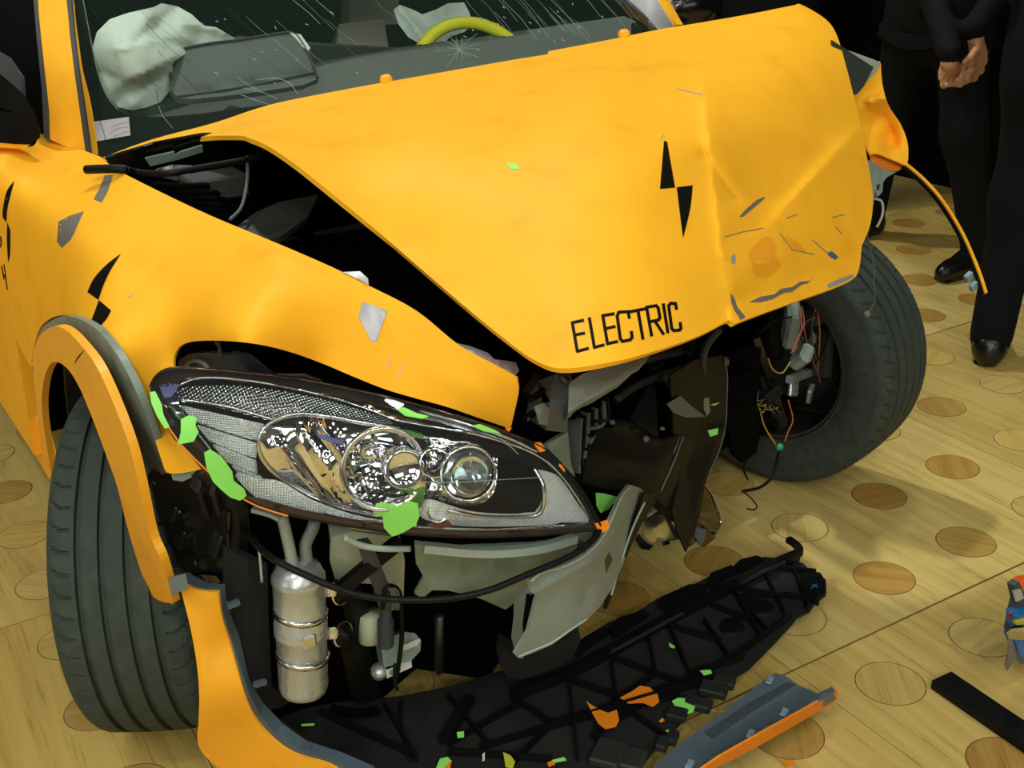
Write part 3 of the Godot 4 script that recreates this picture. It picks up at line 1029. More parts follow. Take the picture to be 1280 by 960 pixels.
# ---- windscreen and what shows behind it
func cabin() -> void:
	glass_surf = Surf.new([X(107, 190, -0.695), Z(838, 36, -0.42), Vector3(0, 0.985, -0.17), Vector3(-0.4, 0.965, -0.27), Vector3(0.42, 1.0, -0.25), Vector3(0, 1.37, -0.95), X(85, -20, -0.6), Vector3(0.52, 1.37, -1.08)])
	var glass_out := out([62, -130, 84, 0, 92, 60, 101, 130, 109, 192, 130, 200, 300, 176, 480, 128, 680, 92, 828, 40, 800, 10, 770, -14, 690, -70, 500, -120], false)
	var glass := panel("windscreen", car, glass_surf, glass_out, mats.windscreen_glass, 40.0, 0.0)
	glass.set_meta("label", "cracked windscreen")
	var edge := out([84, -130, 104, 0, 112, 42, 122, 90, 133, 119, 147, 137, 164, 144, 200, 146, 250, 142, 292, 136, 340, 130, 420, 117, 480, 108, 480, 108, 480, 128, 480, 128, 300, 176, 130, 200, 130, 200, 109, 192, 101, 130, 92, 60, 84, 0, 62, -130])
	panel("black_border", glass, glass_surf, edge, mats.glass_frit, 20.0, 0.002, -0.004)
	tube("border_line", on(glass_surf, [100, -30, 104, 0, 112, 42, 122, 90, 133, 119, 147, 137], -0.002, 3), 0.0012, mats.glass_edge, glass, 6)
	panel("tape_strip", glass, glass_surf, out([111, 153, 161, 146, 163, 169, 113, 178], false), mats.tape_silver, 6.0, 0.0008, 0.002)
	tube("tape_crease", on(glass_surf, [125, 151, 129, 163, 132, 175], 0.003), 0.0008, mats.primer_grey, glass, 5)
	for c in [[140, 158, 150, 154, 160, 152], [138, 166, 148, 160, 160, 158], [142, 170, 152, 166, 161, 164]]:
		tube("tape_crease", on(glass_surf, c, 0.0026, 3), 0.0008, mats.tape_silver, glass, 5)
	# cracks: fine raised lines in the glass
	var rng := RandomNumberGenerator.new()
	rng.seed = 11
	var white := st_new()
	var dark := st_new()
	for i in 34:
		var x := 130.0 + i * 19.5 + rng.randf_range(-6, 6)
		var y := rng.randf_range(-20, 50)
		var len := rng.randf_range(25, 120)
		var slope := 1.0 if x < 480 else rng.randf_range(0.75, 1.6)
		var p: Array = []
		for k in 5:
			p.append_array([x + len * 0.25 * k + rng.randf_range(-2, 2), y + len * 0.22 * slope * k + rng.randf_range(-2, 2)])
		var lim := 140.0 - (x - 140.0) * 0.17
		if y + len * 0.9 > lim:
			continue
		add_tube(white if x > 300.0 else dark, on(glass_surf, p, 0.0008), rng.randf_range(0.00014, 0.00032), 4, 1)
	for c in [[112, 10, 160, 62, 200, 112], [150, 10, 200, 66, 262, 128], [174, 20, 214, 62, 238, 78], [200, 132, 208, 150, 216, 162], [195, 112, 200, 136, 206, 148]]:
		add_tube(dark, on(glass_surf, c, 0.0008, 3), 0.0006, 4, 1)
	for c in [[300, 118, 316, 124, 340, 132], [304, 110, 330, 116, 346, 124], [318, 100, 345, 98, 362, 104, 372, 118], [366, 0, 386, 16, 400, 30], [395, 0, 418, 20], [296, 96, 310, 106, 322, 112], [198, 132, 204, 146, 216, 160]]:
		add_tube(white, on(glass_surf, c, 0.0008, 3), 0.0005, 4, 1)
	# star of cracks by the steering wheel
	for k in 15:
		var a := TAU * k / 15.0 + rng.randf_range(-0.15, 0.15)
		var l := rng.randf_range(14, 34)
		add_tube(white, on(glass_surf, [574, 62, 574 + cos(a) * l * 0.5 + rng.randf_range(-3, 3), 62 + sin(a) * l * 0.5, 574 + cos(a) * l, 62 + sin(a) * l * 0.8], 0.0008), rng.randf_range(0.0003, 0.0006), 4, 1)
	for k in 34:
		var x := rng.randf_range(610, 815)
		var y := rng.randf_range(-20, 30)
		var l := rng.randf_range(14, 46)
		if y + l * 1.1 > 72.0 - (x - 640) * 0.19:
			continue
		add_tube(white, on(glass_surf, [x, y, x + l * 0.55, y + l * 0.55, x + l, y + l * 1.15], 0.0008), rng.randf_range(0.0002, 0.0004), 4, 1)
	for k in 40:
		var x := rng.randf_range(260, 800)
		var y := rng.randf_range(4, 118.0 - (x - 300.0) * 0.17)
		if rng.randf() < 0.6 and x > 400 and x < 520:
			continue
		add_tube(white, on(glass_surf, [x, y, x + rng.randf_range(1, 4), y + rng.randf_range(1, 3)], 0.001), 0.001, 5, 1)
	obj("crack", done(white), mats.crack_white, glass).set_meta("kind", "stuff")
	obj("crack", done(dark), mats.dash_dark, glass).set_meta("kind", "stuff")
	# far screen edge: bare metal, moulding, mirror
	var far := Surf.new([Z(838, 36, -0.41), Z(780, -10, -0.56), Z(800, -14, -0.55), Z(846, 28, -0.38)])
	panel("screen_frame", car, far, out([758, -40, 792, -40, 822, 0, 842, 33, 824, 39, 806, 18, 786, 0], false), mats.tape_silver, 8.0, 0.02, 0.004)
	panel("screen_pillar", car, far, out([792, -40, 812, -40, 838, 12, 846, 31, 840, 34, 820, 0], false), mats.orange_paint, 8.0, 0.02, 0.002)
	var mir := node("side_mirror", car, Z(856, 8, -0.5))
	var st := st_new()
	add_lathe(st, frame(Vector3.ZERO, Vector3(0.9, 0.1, 0.2), Vector3.UP), [Vector2(0.0, -0.10), Vector2(0.045, -0.085), Vector2(0.065, -0.03), Vector2(0.066, 0.03), Vector2(0.045, 0.085), Vector2(0, 0.1)], 24)
	obj("mirror_shell", done(st), mats.black_gloss, mir)
	box("mirror_arm", Vector3(-0.08, -0.045, -0.02), Vector3(0.12, 0.03, 0.05), mats.black_gloss, mir)
	# dashboard
	var dash := Surf.new([Vector3(-0.62, 0.885, -0.5), Vector3(0.66, 0.955, -0.5), Vector3(0, 0.92, -0.34), Vector3(-0.62, 0.94, -0.8), Vector3(0.62, 1.0, -0.8), Vector3(0, 1.0, -0.74)])
	panel("dashboard", car, dash, out([112, 150, 130, 60, 180, 70, 300, 44, 430, 66, 520, 58, 640, 40, 780, 20, 830, 44, 680, 98, 480, 140, 300, 180, 130, 200], false), mats.dash_grey, 20.0, 0.03)
	panel("dash_face", car, Surf.new([Vector3(-0.62, 0.97, -0.79), Vector3(0.62, 1.01, -0.81), Vector3(-0.6, 0.5, -0.9), Vector3(0.6, 0.5, -0.9), Vector3(0, 1.0, -0.76)]), out([110, 140, 128, 66, 300, 50, 500, 62, 780, 26, 830, 150, 480, 330, 150, 330], false), mats.dash_dark, 40.0, 0.02, -0.05)
	box("cabin_back", Vector3(0, 0.95, -2.3), Vector3(1.5, 1.2, 0.1), mats.void_black, car)  # near-black shell stands for the shaded cabin
	box("cabin_floor", Vector3(0, 0.3, -1.6), Vector3(1.5, 0.06, 1.6), mats.void_black, car)
	for s in [-1, 1]:
		box("cabin_side", Vector3(s * 0.8 + 0.02, 0.6, -1.55), Vector3(0.05, 0.7, 1.5), mats.void_black, car)
	# torn airbag door lying on the dash, seats, airbags, steering wheel
	var flap := Surf.new([Z(215, 75, -0.6), Z(380, 42, -0.66), Z(215, 120, -0.5), Z(392, 96, -0.54), Z(300, 85, -0.56)], [["l", 222, 120, 392, 92, 5, 5, -0.01]])
	var fl := panel("airbag_door", car, flap, out([212, 68, 221, 62, 260, 54, 300, 49, 350, 41, 366, 41, 374, 46, 388, 72, 393, 84, 398, 98, 380, 106, 330, 114, 280, 120, 240, 124, 222, 122, 214, 112], false), mats.dash_grey, 10.0, 0.012)
	tube("torn_edge", on(flap, [214, 100, 212, 76, 221, 64, 260, 55, 300, 50, 350, 42, 366, 42, 376, 52, 390, 78, 397, 98], 0.002), 0.0035, mats.dash_dark, fl, 6)
	tube("hinge_line", on(flap, [222, 121, 280, 113, 330, 104, 396, 90], 0.003), 0.003, mats.dash_dark, fl, 6)
	var bag := Surf.new([Z(115, 60, -0.62), Z(150, 135, -0.55), Z(210, 5, -0.72), Z(290, 45, -0.72), Z(215, 110, -0.58), Z(180, 70, -0.55)],
		[["g", 160, 60, 60, 60, 0, 0.06], ["l", 178, 46, 212, 18, 10, 22, -0.034], ["l", 150, 62, 200, 50, 12, 8, 0.024], ["l", 200, 50, 240, 62, 14, 10, -0.024], ["l", 160, 100, 215, 74, 14, 9, 0.027], ["l", 150, 128, 200, 100, 14, 8, -0.020], ["l", 230, 30, 280, 40, 12, 9, 0.024], ["l", 120, 90, 160, 104, 10, 12, -0.017], ["l", 190, 20, 230, 48, 10, 14, 0.020], ["g", 200, 35, 14, 12, 0.3, -0.02], ["g", 250, 45, 18, 8, 0.3, -0.012], ["g", 165, 128, 12, 10, 0, 0.016]])
	panel("airbag", car, bag, out([115, 62, 121, 40, 137, 24, 160, 16, 192, 9, 202, 4, 222, 8, 240, 18, 254, 32, 270, 34, 284, 42, 294, 48, 270, 60, 240, 62, 216, 78, 214, 112, 200, 128, 184, 134, 166, 138, 148, 134, 132, 118, 121, 90], false), mats.airbag_cloth, 5.0, 0.03).set_meta("label", "crumpled white airbag on the passenger side")
	panel("airbag_scrap", car, flap, out([362, 40, 376, 43, 388, 60, 384, 64, 374, 52], false), mats.airbag_cloth, 6.0, 0.003, 0.006)
	var bag2 := Surf.new([Z(495, 10, -1.08), Z(520, 60, -1.0), Z(590, 20, -1.06), Z(575, 0, -1.1), Z(540, 20, -1.02)], [["l", 500, 10, 540, 60, 8, 8, 0.03], ["l", 530, 30, 590, 10, 10, 8, -0.02], ["l", 535, 50, 580, 30, 8, 8, 0.018]])
	panel("airbag", car, bag2, out([492, 12, 500, 6, 516, 12, 528, 18, 545, 12, 560, 4, 580, 3, 586, 14, 592, 30, 580, 40, 562, 46, 552, 60, 560, 72, 548, 72, 530, 58, 510, 46, 498, 30], false), mats.airbag_cloth, 5.0, 0.02).set_meta("label", "limp white airbag behind the yellow steering wheel")
	panel("seat", car, Surf.new([Z(425, 90, -1.1), Z(480, 20, -1.25), Z(425, 20, -1.25), Z(480, 90, -1.1)]), out([424, 30, 480, 24, 486, 60, 478, 96, 420, 100, 418, 70], false), mats.seat_beige, 20.0, 0.1)
	panel("seat", car, Surf.new([Z(440, -10, -1.7), Z(500, 20, -1.7), Z(425, 20, -1.72), Z(480, 40, -1.7)]), out([440, -40, 500, -40, 498, 30, 436, 34], false), mats.seat_beige, 20.0, 0.1)
	var sw := node("steering_wheel", car, Vector3(0.405, 0.885, -0.79))
	var tilt := Basis(Vector3.RIGHT, deg_to_rad(-26.0))
	var ring: Array = []
	for k in 49:
		var a := TAU * k / 48.0
		ring.append(tilt * Vector3(cos(a) * 0.185, sin(a) * 0.185, 0))
	st = st_new()
	add_sweep(st, ring, circle(0.0165, 10), Vector3.BACK)
	obj("rim", done(st), mats.wheel_yellow, sw)
	st = st_new()
	add_lathe(st, frame(Vector3.ZERO, tilt * Vector3.BACK, Vector3.UP), [Vector2(0.0, -0.04), Vector2(0.06, -0.035), Vector2(0.07, 0.02), Vector2(0.05, 0.05), Vector2(0.0, 0.06)], 20)
	obj("hub", done(st), mats.dash_dark, sw)
	for a in [0.1, PI - 0.1, -PI / 2]:
		bar("spoke", [tilt * Vector3(cos(a), sin(a), 0) * 0.05, tilt * Vector3(cos(a), sin(a), 0) * 0.18], 0.03, 0.015, mats.dash_dark, sw, tilt * Vector3.BACK)

# ---- dark engine bay, seen through the gap beside the hood and under the headlight
func engine_bay() -> void:
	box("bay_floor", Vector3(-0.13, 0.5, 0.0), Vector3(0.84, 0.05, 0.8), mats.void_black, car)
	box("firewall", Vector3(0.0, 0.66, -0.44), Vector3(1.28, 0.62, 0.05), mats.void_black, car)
	box("dark_bay_block", Vector3(-0.29, 0.52, 0.45), Vector3(0.44, 0.34, 0.07), mats.void_black, car)  # near-black block stands for the bay shade, hides the floor behind
	box("dark_bay_box", Vector3(-0.2, 0.68, 0.1), Vector3(0.5, 0.24, 0.5), mats.void_black, car)  # another near-black filler for the shaded bay
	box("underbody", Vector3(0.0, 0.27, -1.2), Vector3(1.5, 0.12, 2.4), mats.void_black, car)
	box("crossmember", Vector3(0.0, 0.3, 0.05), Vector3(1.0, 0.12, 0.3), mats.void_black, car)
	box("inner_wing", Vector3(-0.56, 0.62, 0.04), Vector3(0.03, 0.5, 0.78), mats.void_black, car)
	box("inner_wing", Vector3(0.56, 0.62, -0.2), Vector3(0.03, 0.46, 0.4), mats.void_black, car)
	# liner over the right front wheel
	var st := st_new()
	var arc: Array = []
	for k in 15:
		var a := PI * (0.24 + 0.76 * k / 14.0)
		arc.append(Vector3(-0.72, 0.36 + 0.38 * sin(a), 0.38 * cos(a)))
	add_sweep(st, arc, rect(0.012, 0.22), Vector3.RIGHT)
	obj("wheel_liner", done(st), mats.black_plastic, car)
	# cowl under the windscreen edge, hose end, printed plate, cable, brackets
	var cowl := Surf.new([Z(140, 200, -0.2), Z(300, 172, -0.12), Z(330, 225, -0.2), Z(190, 218, -0.18)])
	panel("cowl_panel", car, cowl, out([131, 198, 191, 180, 253, 169, 300, 168, 316, 178, 345, 205, 330, 230, 240, 230, 190, 222, 150, 214], false), mats.black_gloss, 12.0, 0.006)
	panel("printed_plate", car, cowl, out([181, 198, 218, 190, 219, 194, 226, 190, 253, 182, 254, 190, 225, 199, 188, 208], false), mats.sheet_grey, 8.0, 0.003, 0.012)
	panel("crumpled_film", car, cowl.copy(0.0, [["l", 200, 210, 235, 220, 4, 4, 0.02], ["l", 215, 205, 225, 225, 3, 4, 0.02]]), out([194, 212, 215, 206, 240, 207, 236, 218, 222, 226, 204, 222], false), mats.tape_silver, 4.0, 0.001, 0.02)
	st = st_new()
	add_tube(st, [X(108, 212, -0.765), X(140, 211, -0.735), X(158, 212, -0.715)], 0.0075, 12)
	add_tube(st, [X(158, 212, -0.715), X(178, 216, -0.69), Z(205, 217, 0.06), Z(250, 210, 0.06), Z(330, 196, 0.02)], 0.0055, 10)
	obj("cowl_seal", done(st), mats.cable_black, car).set_meta("label", "black rubber cowl seal sticking out over the fender")
	tube("bay_cable", [Z(309, 196, 0.0), Z(309, 225, 0.05), Z(302, 258, 0.1), Z(288, 274, 0.14)], 0.003, mats.wing_dark_grey, car)
	panel("strut_brace", car, Surf.new([Z(300, 290, 0.12), Z(400, 245, 0.0), Z(340, 310, 0.2), Z(350, 255, 0.02)]), out([296, 283, 320, 265, 350, 252, 398, 243, 384, 272, 350, 296, 320, 304], false), mats.bay_grey, 14.0, 0.01)
	box("relay_box", Z(268, 232, -0.05), Vector3(0.1, 0.04, 0.07), mats.bay_grey, car)
	for k in 6:
		tube("bay_hose", [Z(190 + k * 8, 232 + k * 7, 0.02), Z(240 + k * 12, 234 + k * 8, 0.0), Z(320 + k * 14, 226 + k * 14, -0.1)], 0.007, mats.void_black, car)
	panel("torn_film", car, Surf.new([Z(566, 428, 0.6), Z(649, 463, 0.68), Z(610, 441, 0.64), Z(594, 448, 0.66)], [["l", 590, 436, 640, 462, 5, 4, 0.01], ["l", 628, 446, 622, 458, 4, 3, 0.012]]), out([566, 428, 586, 432, 610, 441, 618, 449, 634, 451, 645, 453, 649, 463, 640, 474, 621, 470, 594, 456], false), mats.tape_silver, 5.0, 0.002)
	# behind the headlight opening
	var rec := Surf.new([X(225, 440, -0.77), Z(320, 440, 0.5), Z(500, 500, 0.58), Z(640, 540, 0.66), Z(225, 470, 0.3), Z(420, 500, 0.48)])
	panel("recess_back", car, rec, out([212, 424, 250, 416, 330, 418, 420, 444, 520, 482, 640, 522, 640, 560, 400, 520, 240, 500, 200, 470], false), mats.void_black, 16.0, 0.004, -0.06)  # near-black sheet stands for the shaded recess
	panel("recess_plate", car, rec, out([221, 462, 224, 450, 236, 442, 262, 441, 300, 446, 320, 462, 330, 478, 226, 478], false), mats.wing_dark_grey, 8.0, 0.008, -0.02)
	tube("recess_hook", on(rec, [232, 468, 233, 458, 240, 452, 250, 452, 258, 458, 262, 468], -0.008, 3), 0.0035, mats.sheet_light, car)
	panel("recess_blade", car, rec, out([290, 440, 310, 444, 345, 472, 340, 478, 318, 472], false), mats.connector_grey, 8.0, 0.004, -0.012)
	panel("recess_blade", car, rec, out([345, 470, 380, 470, 402, 478, 402, 486, 350, 482], false), mats.wing_dark_grey, 8.0, 0.004, -0.012)
	tube("recess_tab", on(rec, [270, 428, 274, 432, 276, 446], -0.004), 0.003, mats.wing_dark_grey, car)
	# black bracket below the fender, its ribs and boxes
	var br := node("bumper_bracket", car, X(240, 660, -0.82))
	var bs := Surf.new([X(192, 600, -0.855), X(280, 590, -0.81), X(222, 735, -0.83), X(296, 720, -0.77), X(250, 660, -0.8)], [["l", 208, 600, 262, 735, 5, 8, 0.012], ["g", 232, 655, 12, 16, 0.4, 0.012], ["g", 265, 640, 14, 20, 0.2, -0.014], ["g", 275, 700, 12, 16, 0.3, 0.01]])
	panel("bracket_body", br, bs, out([186, 592, 208, 588, 232, 596, 262, 590, 276, 606, 292, 626, 299, 650, 300, 680, 294, 708, 280, 722, 262, 730, 240, 724, 226, 708, 208, 672, 196, 640], false), mats.bracket_black, 6.0, 0.02).position = -br.position
	for k in [[214, 650, 236, 642], [222, 678, 240, 668], [230, 700, 252, 690], [252, 612, 262, 640], [268, 606, 276, 636]]:
		bar("bracket_rib", on(bs, k, 0.008), 0.006, 0.02, mats.bracket_black, br, Vector3(-0.5, 0.3, 0.8)).position = -br.position
	for k in [[219, 640, 0.02, 0.028], [231, 672, 0.026, 0.034], [275, 680, 0.024, 0.04], [250, 605, 0.02, 0.02]]:
		box("bracket_box", bs.at(k[0], k[1], 0.006) - br.position, Vector3(k[2], k[3], 0.02), mats.bracket_black, br, Basis(Vector3(0.3, 0.5, -0.6).normalized(), 0.5), 0.003)
	for k in [[192, 603], [224, 640], [276, 682], [266, 617], [244, 703]]:
		lathe("screw", frame(bs.at(k[0], k[1], 0.012) - br.position, bs.normal(k[0], k[1]), Vector3.UP), [Vector2(0.005, 0), Vector2(0.004, 0.003), Vector2(0, 0.004)], mats.steel_dark, br, 10)
	panel("bracket_foot", br, bs, out([226, 726, 248, 718, 270, 720, 276, 727, 262, 735, 240, 734], false), mats.black_gloss, 6.0, 0.01, 0.02).position = -br.position
	tube("bracket_wire", [X(277, 592, -0.8), X(278, 640, -0.79)], 0.0014, mats.sheet_light, car, 6)
	tube("bracket_wire", [X(286, 640, -0.79), X(285, 715, -0.77)], 0.003, mats.black_gloss, car, 8)
	tube("bracket_pin", [X(204, 711, -0.86), X(222, 708, -0.82)], 0.003, mats.bumper_edge, car, 8)
	panel("torn_sheet", car, Surf.new([X(290, 630, -0.77), X(305, 660, -0.76), X(300, 690, -0.75), X(310, 630, -0.74)]), out([284, 632, 302, 630, 306, 650, 298, 664, 302, 682, 294, 688, 288, 660], false), mats.sheet_grey, 5.0, 0.003)
	panel("fender_return", car, fender_surf, out([214, 592, 236, 590, 252, 584, 250, 592, 228, 602, 216, 600], false), mats.sheet_grey, 6.0, 0.004, -0.012)
	# foam block and the dark pocket behind the bumper corner
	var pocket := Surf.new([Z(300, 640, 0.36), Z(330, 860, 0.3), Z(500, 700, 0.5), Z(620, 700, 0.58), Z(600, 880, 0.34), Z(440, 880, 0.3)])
	panel("pocket_shade", car, pocket, out([232, 596, 300, 620, 420, 640, 640, 650, 740, 650, 700, 760, 640, 800, 610, 850, 520, 836, 470, 880, 300, 930, 280, 800, 240, 720], false), mats.void_black, 20.0, 0.006, -0.1)  # near-black sheet stands for shade behind the bumper corner
	panel("foam_block", car, Surf.new([Z(312, 700, 0.5), Z(340, 700, 0.48), Z(318, 880, 0.46), Z(345, 880, 0.44)]), out([310, 700, 334, 704, 336, 780, 340, 860, 372, 872, 350, 885, 322, 890, 312, 850, 308, 780], false), mats.black_foam, 8.0, 0.05)
	# aluminium canister with two clamps and bent pipes
	var at := Vector3(-0.705, 0.0, 0.5)
	var can := node("canister", car, at)
	can.set_meta("label", "bare aluminium canister with clamp bands")
	var b0 := Z(380, 866, 0.5) - at
	var b1 := Z(372, 700, 0.5) - at
	var up := (b1 - b0).normalized()
	var ht := b0.distance_to(b1)
	lathe("shell", frame(b0, up, Vector3.RIGHT), [Vector2(0, 0), Vector2(0.026, 0.0), Vector2(0.034, 0.006), Vector2(0.037, 0.016), Vector2(0.0375, 0.105), Vector2(0.0395, 0.108), Vector2(0.0395, 0.114), Vector2(0.0385, 0.116), Vector2(0.0395, 0.119), Vector2(0.0395, 0.126), Vector2(0.038, 0.129), Vector2(0.038, ht - 0.036), Vector2(0.0392, ht - 0.034), Vector2(0.0392, ht - 0.026), Vector2(0.037, ht - 0.022), Vector2(0.033, ht - 0.012), Vector2(0.022, ht - 0.004), Vector2(0, ht)], mats.aluminium, can, 40)
	for k in [0.066, 0.14]:
		lathe("clamp_band", frame(b0 + up * k, (up + Vector3(0.12, 0, 0.05)).normalized(), Vector3.RIGHT), [Vector2(0.0385, 0), Vector2(0.0405, 0.0), Vector2(0.0405, 0.008), Vector2(0.0385, 0.008)], mats.aluminium_bright, can, 32)
		var ear: Vector3 = b0 + up * (k + 0.02) + Vector3(0.045, 0, -0.004)
		box("clamp_ear", ear, Vector3(0.03, 0.022, 0.012), mats.aluminium_bright, can, Basis(Vector3.UP, -0.5), 0.003)
		lathe("rubber_mount", frame(ear + Vector3(0.022, -0.012, 0.0), Vector3(0.4, 0.1, 1), Vector3.UP), [Vector2(0, -0.012), Vector2(0.017, -0.012), Vector2(0.018, 0), Vector2(0.016, 0.006), Vector2(0.008, 0.007), Vector2(0.007, 0.014), Vector2(0, 0.014)], mats.black_plastic, can, 18)
		lathe("mount_ring", frame(ear + Vector3(0.022, -0.012, 0.0), Vector3(0.4, 0.1, 1), Vector3.UP), [Vector2(0.0185, -0.003), Vector2(0.0205, -0.002), Vector2(0.0205, 0.002), Vector2(0.0185, 0.003)], mats.aluminium_bright, can, 24)
	box("clamp_buckle", b0 + up * 0.115 + Vector3(-0.004, 0, 0.039), Vector3(0.022, 0.022, 0.008), mats.aluminium_bright, can, Basis.IDENTITY, 0.003)
	tube("pipe", [b1 + Vector3(-0.008, -0.01, 0), b1 + Vector3(-0.01, 0.03, 0), b1 + Vector3(-0.012, 0.09, -0.01)], 0.0085, mats.sheet_light, can, 14)
	tube("pipe", [b1 + Vector3(0.014, -0.01, 0), b1 + Vector3(0.015, 0.02, 0), b1 + Vector3(0.03, 0.045, 0.0), b1 + Vector3(0.045, 0.06, -0.02)], 0.009, mats.sheet_grey, can, 14)
	tube("hook_wire", [b0 + Vector3(-0.05, ht + 0.07, 0), b0 + Vector3(-0.04, ht + 0.05, 0.01), b0 + Vector3(-0.042, ht - 0.01, 0.01)], 0.002, mats.sheet_light, can, 6)
	# mounting bracket, bottle, connector, small pump with labels
	panel("mount_plate", car, Surf.new([Z(440, 740, 0.5), Z(460, 740, 0.48), Z(450, 880, 0.42), Z(475, 860, 0.4)]), out([432, 735, 448, 728, 462, 760, 458, 800, 472, 850, 480, 872, 450, 880, 438, 820, 444, 780], false), mats.black_plastic, 8.0, 0.02)
	panel("reservoir", car, Surf.new([Z(420, 690, 0.48), Z(500, 680, 0.5), Z(430, 730, 0.46), Z(500, 760, 0.46)], [["g", 435, 695, 18, 18, 0, 0.012]]), out([414, 672, 440, 664, 500, 672, 506, 700, 504, 760, 484, 764, 470, 730, 420, 728, 412, 700], false), mats.bottle_white, 7.0, 0.03)
	bar("stay", [Z(424, 738, 0.54), Z(470, 700, 0.55), Z(500, 676, 0.55)], 0.014, 0.02, mats.black_plastic, car)
	panel("hose_boot", car, Surf.new([Z(452, 680, 0.56), Z(480, 690, 0.56), Z(485, 760, 0.52), Z(466, 730, 0.54)], [["g", 470, 700, 10, 30, -0.3, 0.01]]), out([448, 684, 466, 680, 480, 716, 490, 740, 490, 764, 476, 766, 468, 738, 456, 710], false), mats.connector_grey, 6.0, 0.016)
	lathe("reservoir_neck", frame(Z(462, 780, 0.47), Vector3(0.1, 1, 0), Vector3.RIGHT), [Vector2(0, -0.03), Vector2(0.017, -0.03), Vector2(0.019, 0.02), Vector2(0, 0.02)], mats.bottle_white, car, 18)
	var pump := node("pump", car, Z(500, 800, 0.44))
	pump.set_meta("label", "small grey pump with a barcode label")
	var st2 := st_new(false)
	add_prism(st2, Transform3D(Basis(Vector3(0.9, 0.2, 0.2).normalized(), -0.5), Vector3(-0.03, -0.02, 0)), PackedVector2Array([Vector2(-0.012, -0.012), Vector2(0.034, -0.012), Vector2(0.052, 0.0), Vector2(0.056, 0.016), Vector2(0.048, 0.03), Vector2(0.03, 0.036), Vector2(-0.012, 0.03)]), 0.03)
	obj("pump_body", done(st2), mats.sheet_grey, pump)
	lathe("pump_nut", frame(Z(474, 838, 0.46) - pump.position, Vector3(0, 1, 0.4), Vector3.RIGHT), [Vector2(0, -0.01), Vector2(0.013, -0.01), Vector2(0.014, 0.0), Vector2(0.012, 0.006), Vector2(0.0, 0.008)], mats.aluminium, pump, 18)
	var lab := Surf.new([Z(483, 838, 0.47), Z(514, 824, 0.46), Z(514, 834, 0.46), Z(484, 848, 0.47)])
	var lb := panel("label", pump, lab, out([483, 838, 514, 824, 515, 834, 484, 848], false), mats.label_white, 12.0, 0.001, 0.006)
	lb.position = -pump.position
	for k in 7:
		bar("bar_mark", on(lab, [487 + k * 2.2, 839 - k, 487.5 + k * 2.2, 844 - k], 0.0076), 0.0006 + 0.0004 * (k % 3), 0.0006, mats.label_text, lb)
	panel("label", pump, Surf.new([Z(503, 806, 0.47), Z(526, 796, 0.46), Z(526, 806, 0.46), Z(505, 815, 0.47)]), out([503, 807, 525, 798, 526, 805, 504, 814], false), mats.label_white, 12.0, 0.001, 0.008).position = -pump.position
	lathe("connector", frame(Z(482, 806, 0.5), Vector3(0.05, 1, 0.1), Vector3.RIGHT), [Vector2(0, 0), Vector2(0.013, 0.0), Vector2(0.013, 0.048), Vector2(0.01, 0.05), Vector2(0.009, 0.075), Vector2(0, 0.075)], mats.connector_grey, car, 12, false)
	tube("wire_loom", [Z(478, 760, 0.52), Z(482, 735, 0.54), Z(496, 736, 0.54), Z(501, 755, 0.53), Z(502, 800, 0.5), Z(494, 858, 0.48)], 0.004, mats.cable_black, car)
	for k in 3:
		tube("wire_loom", [Z(486 + k * 3, 735, 0.55), Z(490 + k * 4, 742, 0.55), Z(492 + k * 3, 762, 0.54)], 0.0018, mats.wing_dark_grey, car, 6)
	# grey front panel under the headlight
	var fp := Surf.new([Z(520, 690, 0.62), Z(640, 690, 0.7), Z(730, 675, 0.72), Z(540, 745, 0.58), Z(640, 730, 0.64), Z(600, 715, 0.64)],
		[["l", 570, 690, 582, 740, 7, 5, 0.010], ["l", 618, 690, 612, 735, 8, 6, 0.008], ["l", 640, 690, 650, 728, 8, 8, -0.006], ["g", 545, 715, 14, 18, 0.4, -0.012], ["l", 672, 684, 690, 712, 5, 5, -0.008]])
	panel("front_panel", car, fp, out([518, 680, 560, 686, 610, 684, 660, 682, 700, 678, 742, 664, 734, 690, 706, 712, 690, 716, 660, 734, 640, 756, 632, 762, 600, 748, 560, 738, 540, 738, 528, 748, 518, 742, 530, 722, 520, 704], false), mats.sheet_grey, 6.0, 0.006).set_meta("label", "pressed grey front panel with ribs")
	tube("panel_rail", [Z(430, 672, 0.66), Z(452, 682, 0.66), Z(480, 686, 0.67), Z(512, 686, 0.67)], 0.0045, mats.sheet_light, car)
	bar("panel_rail", [Z(530, 684, 0.68), Z(600, 690, 0.71), Z(668, 686, 0.74), Z(720, 672, 0.75)], 0.012, 0.012, mats.sheet_light, car)
	bar("corner_stay", [Z(318, 634, 0.5), Z(340, 640, 0.52), Z(352, 646, 0.53)], 0.02, 0.006, mats.sheet_light, car)
	# black cable sagging from the bracket to the bumper beam
	tube("sagging_cable", [X(296, 650, -0.75), Z(330, 690, 0.62), Z(380, 718, 0.68), Z(450, 744, 0.72), Z(530, 750, 0.76), Z(600, 741, 0.79), Z(660, 718, 0.8), Z(715, 694, 0.8), Z(744, 672, 0.79), Z(750, 656, 0.77)], 0.0046, mats.cable_black, car, 10).set_meta("label", "black cable sagging below the headlight")
	tube("cable_knot", [Z(724, 684, 0.8), Z(726, 678, 0.8), Z(730, 684, 0.8), Z(728, 690, 0.8)], 0.003, mats.cable_black, car)
	# things in the dark: stays, pipe, strut
	tube("drain_pipe", [Z(549, 770, 0.44), Z(549, 838, 0.4)], 0.008, mats.steel_dark, car)
	tube("drain_tip", [Z(549, 836, 0.4), Z(548, 842, 0.4)], 0.006, mats.aluminium_bright, car)
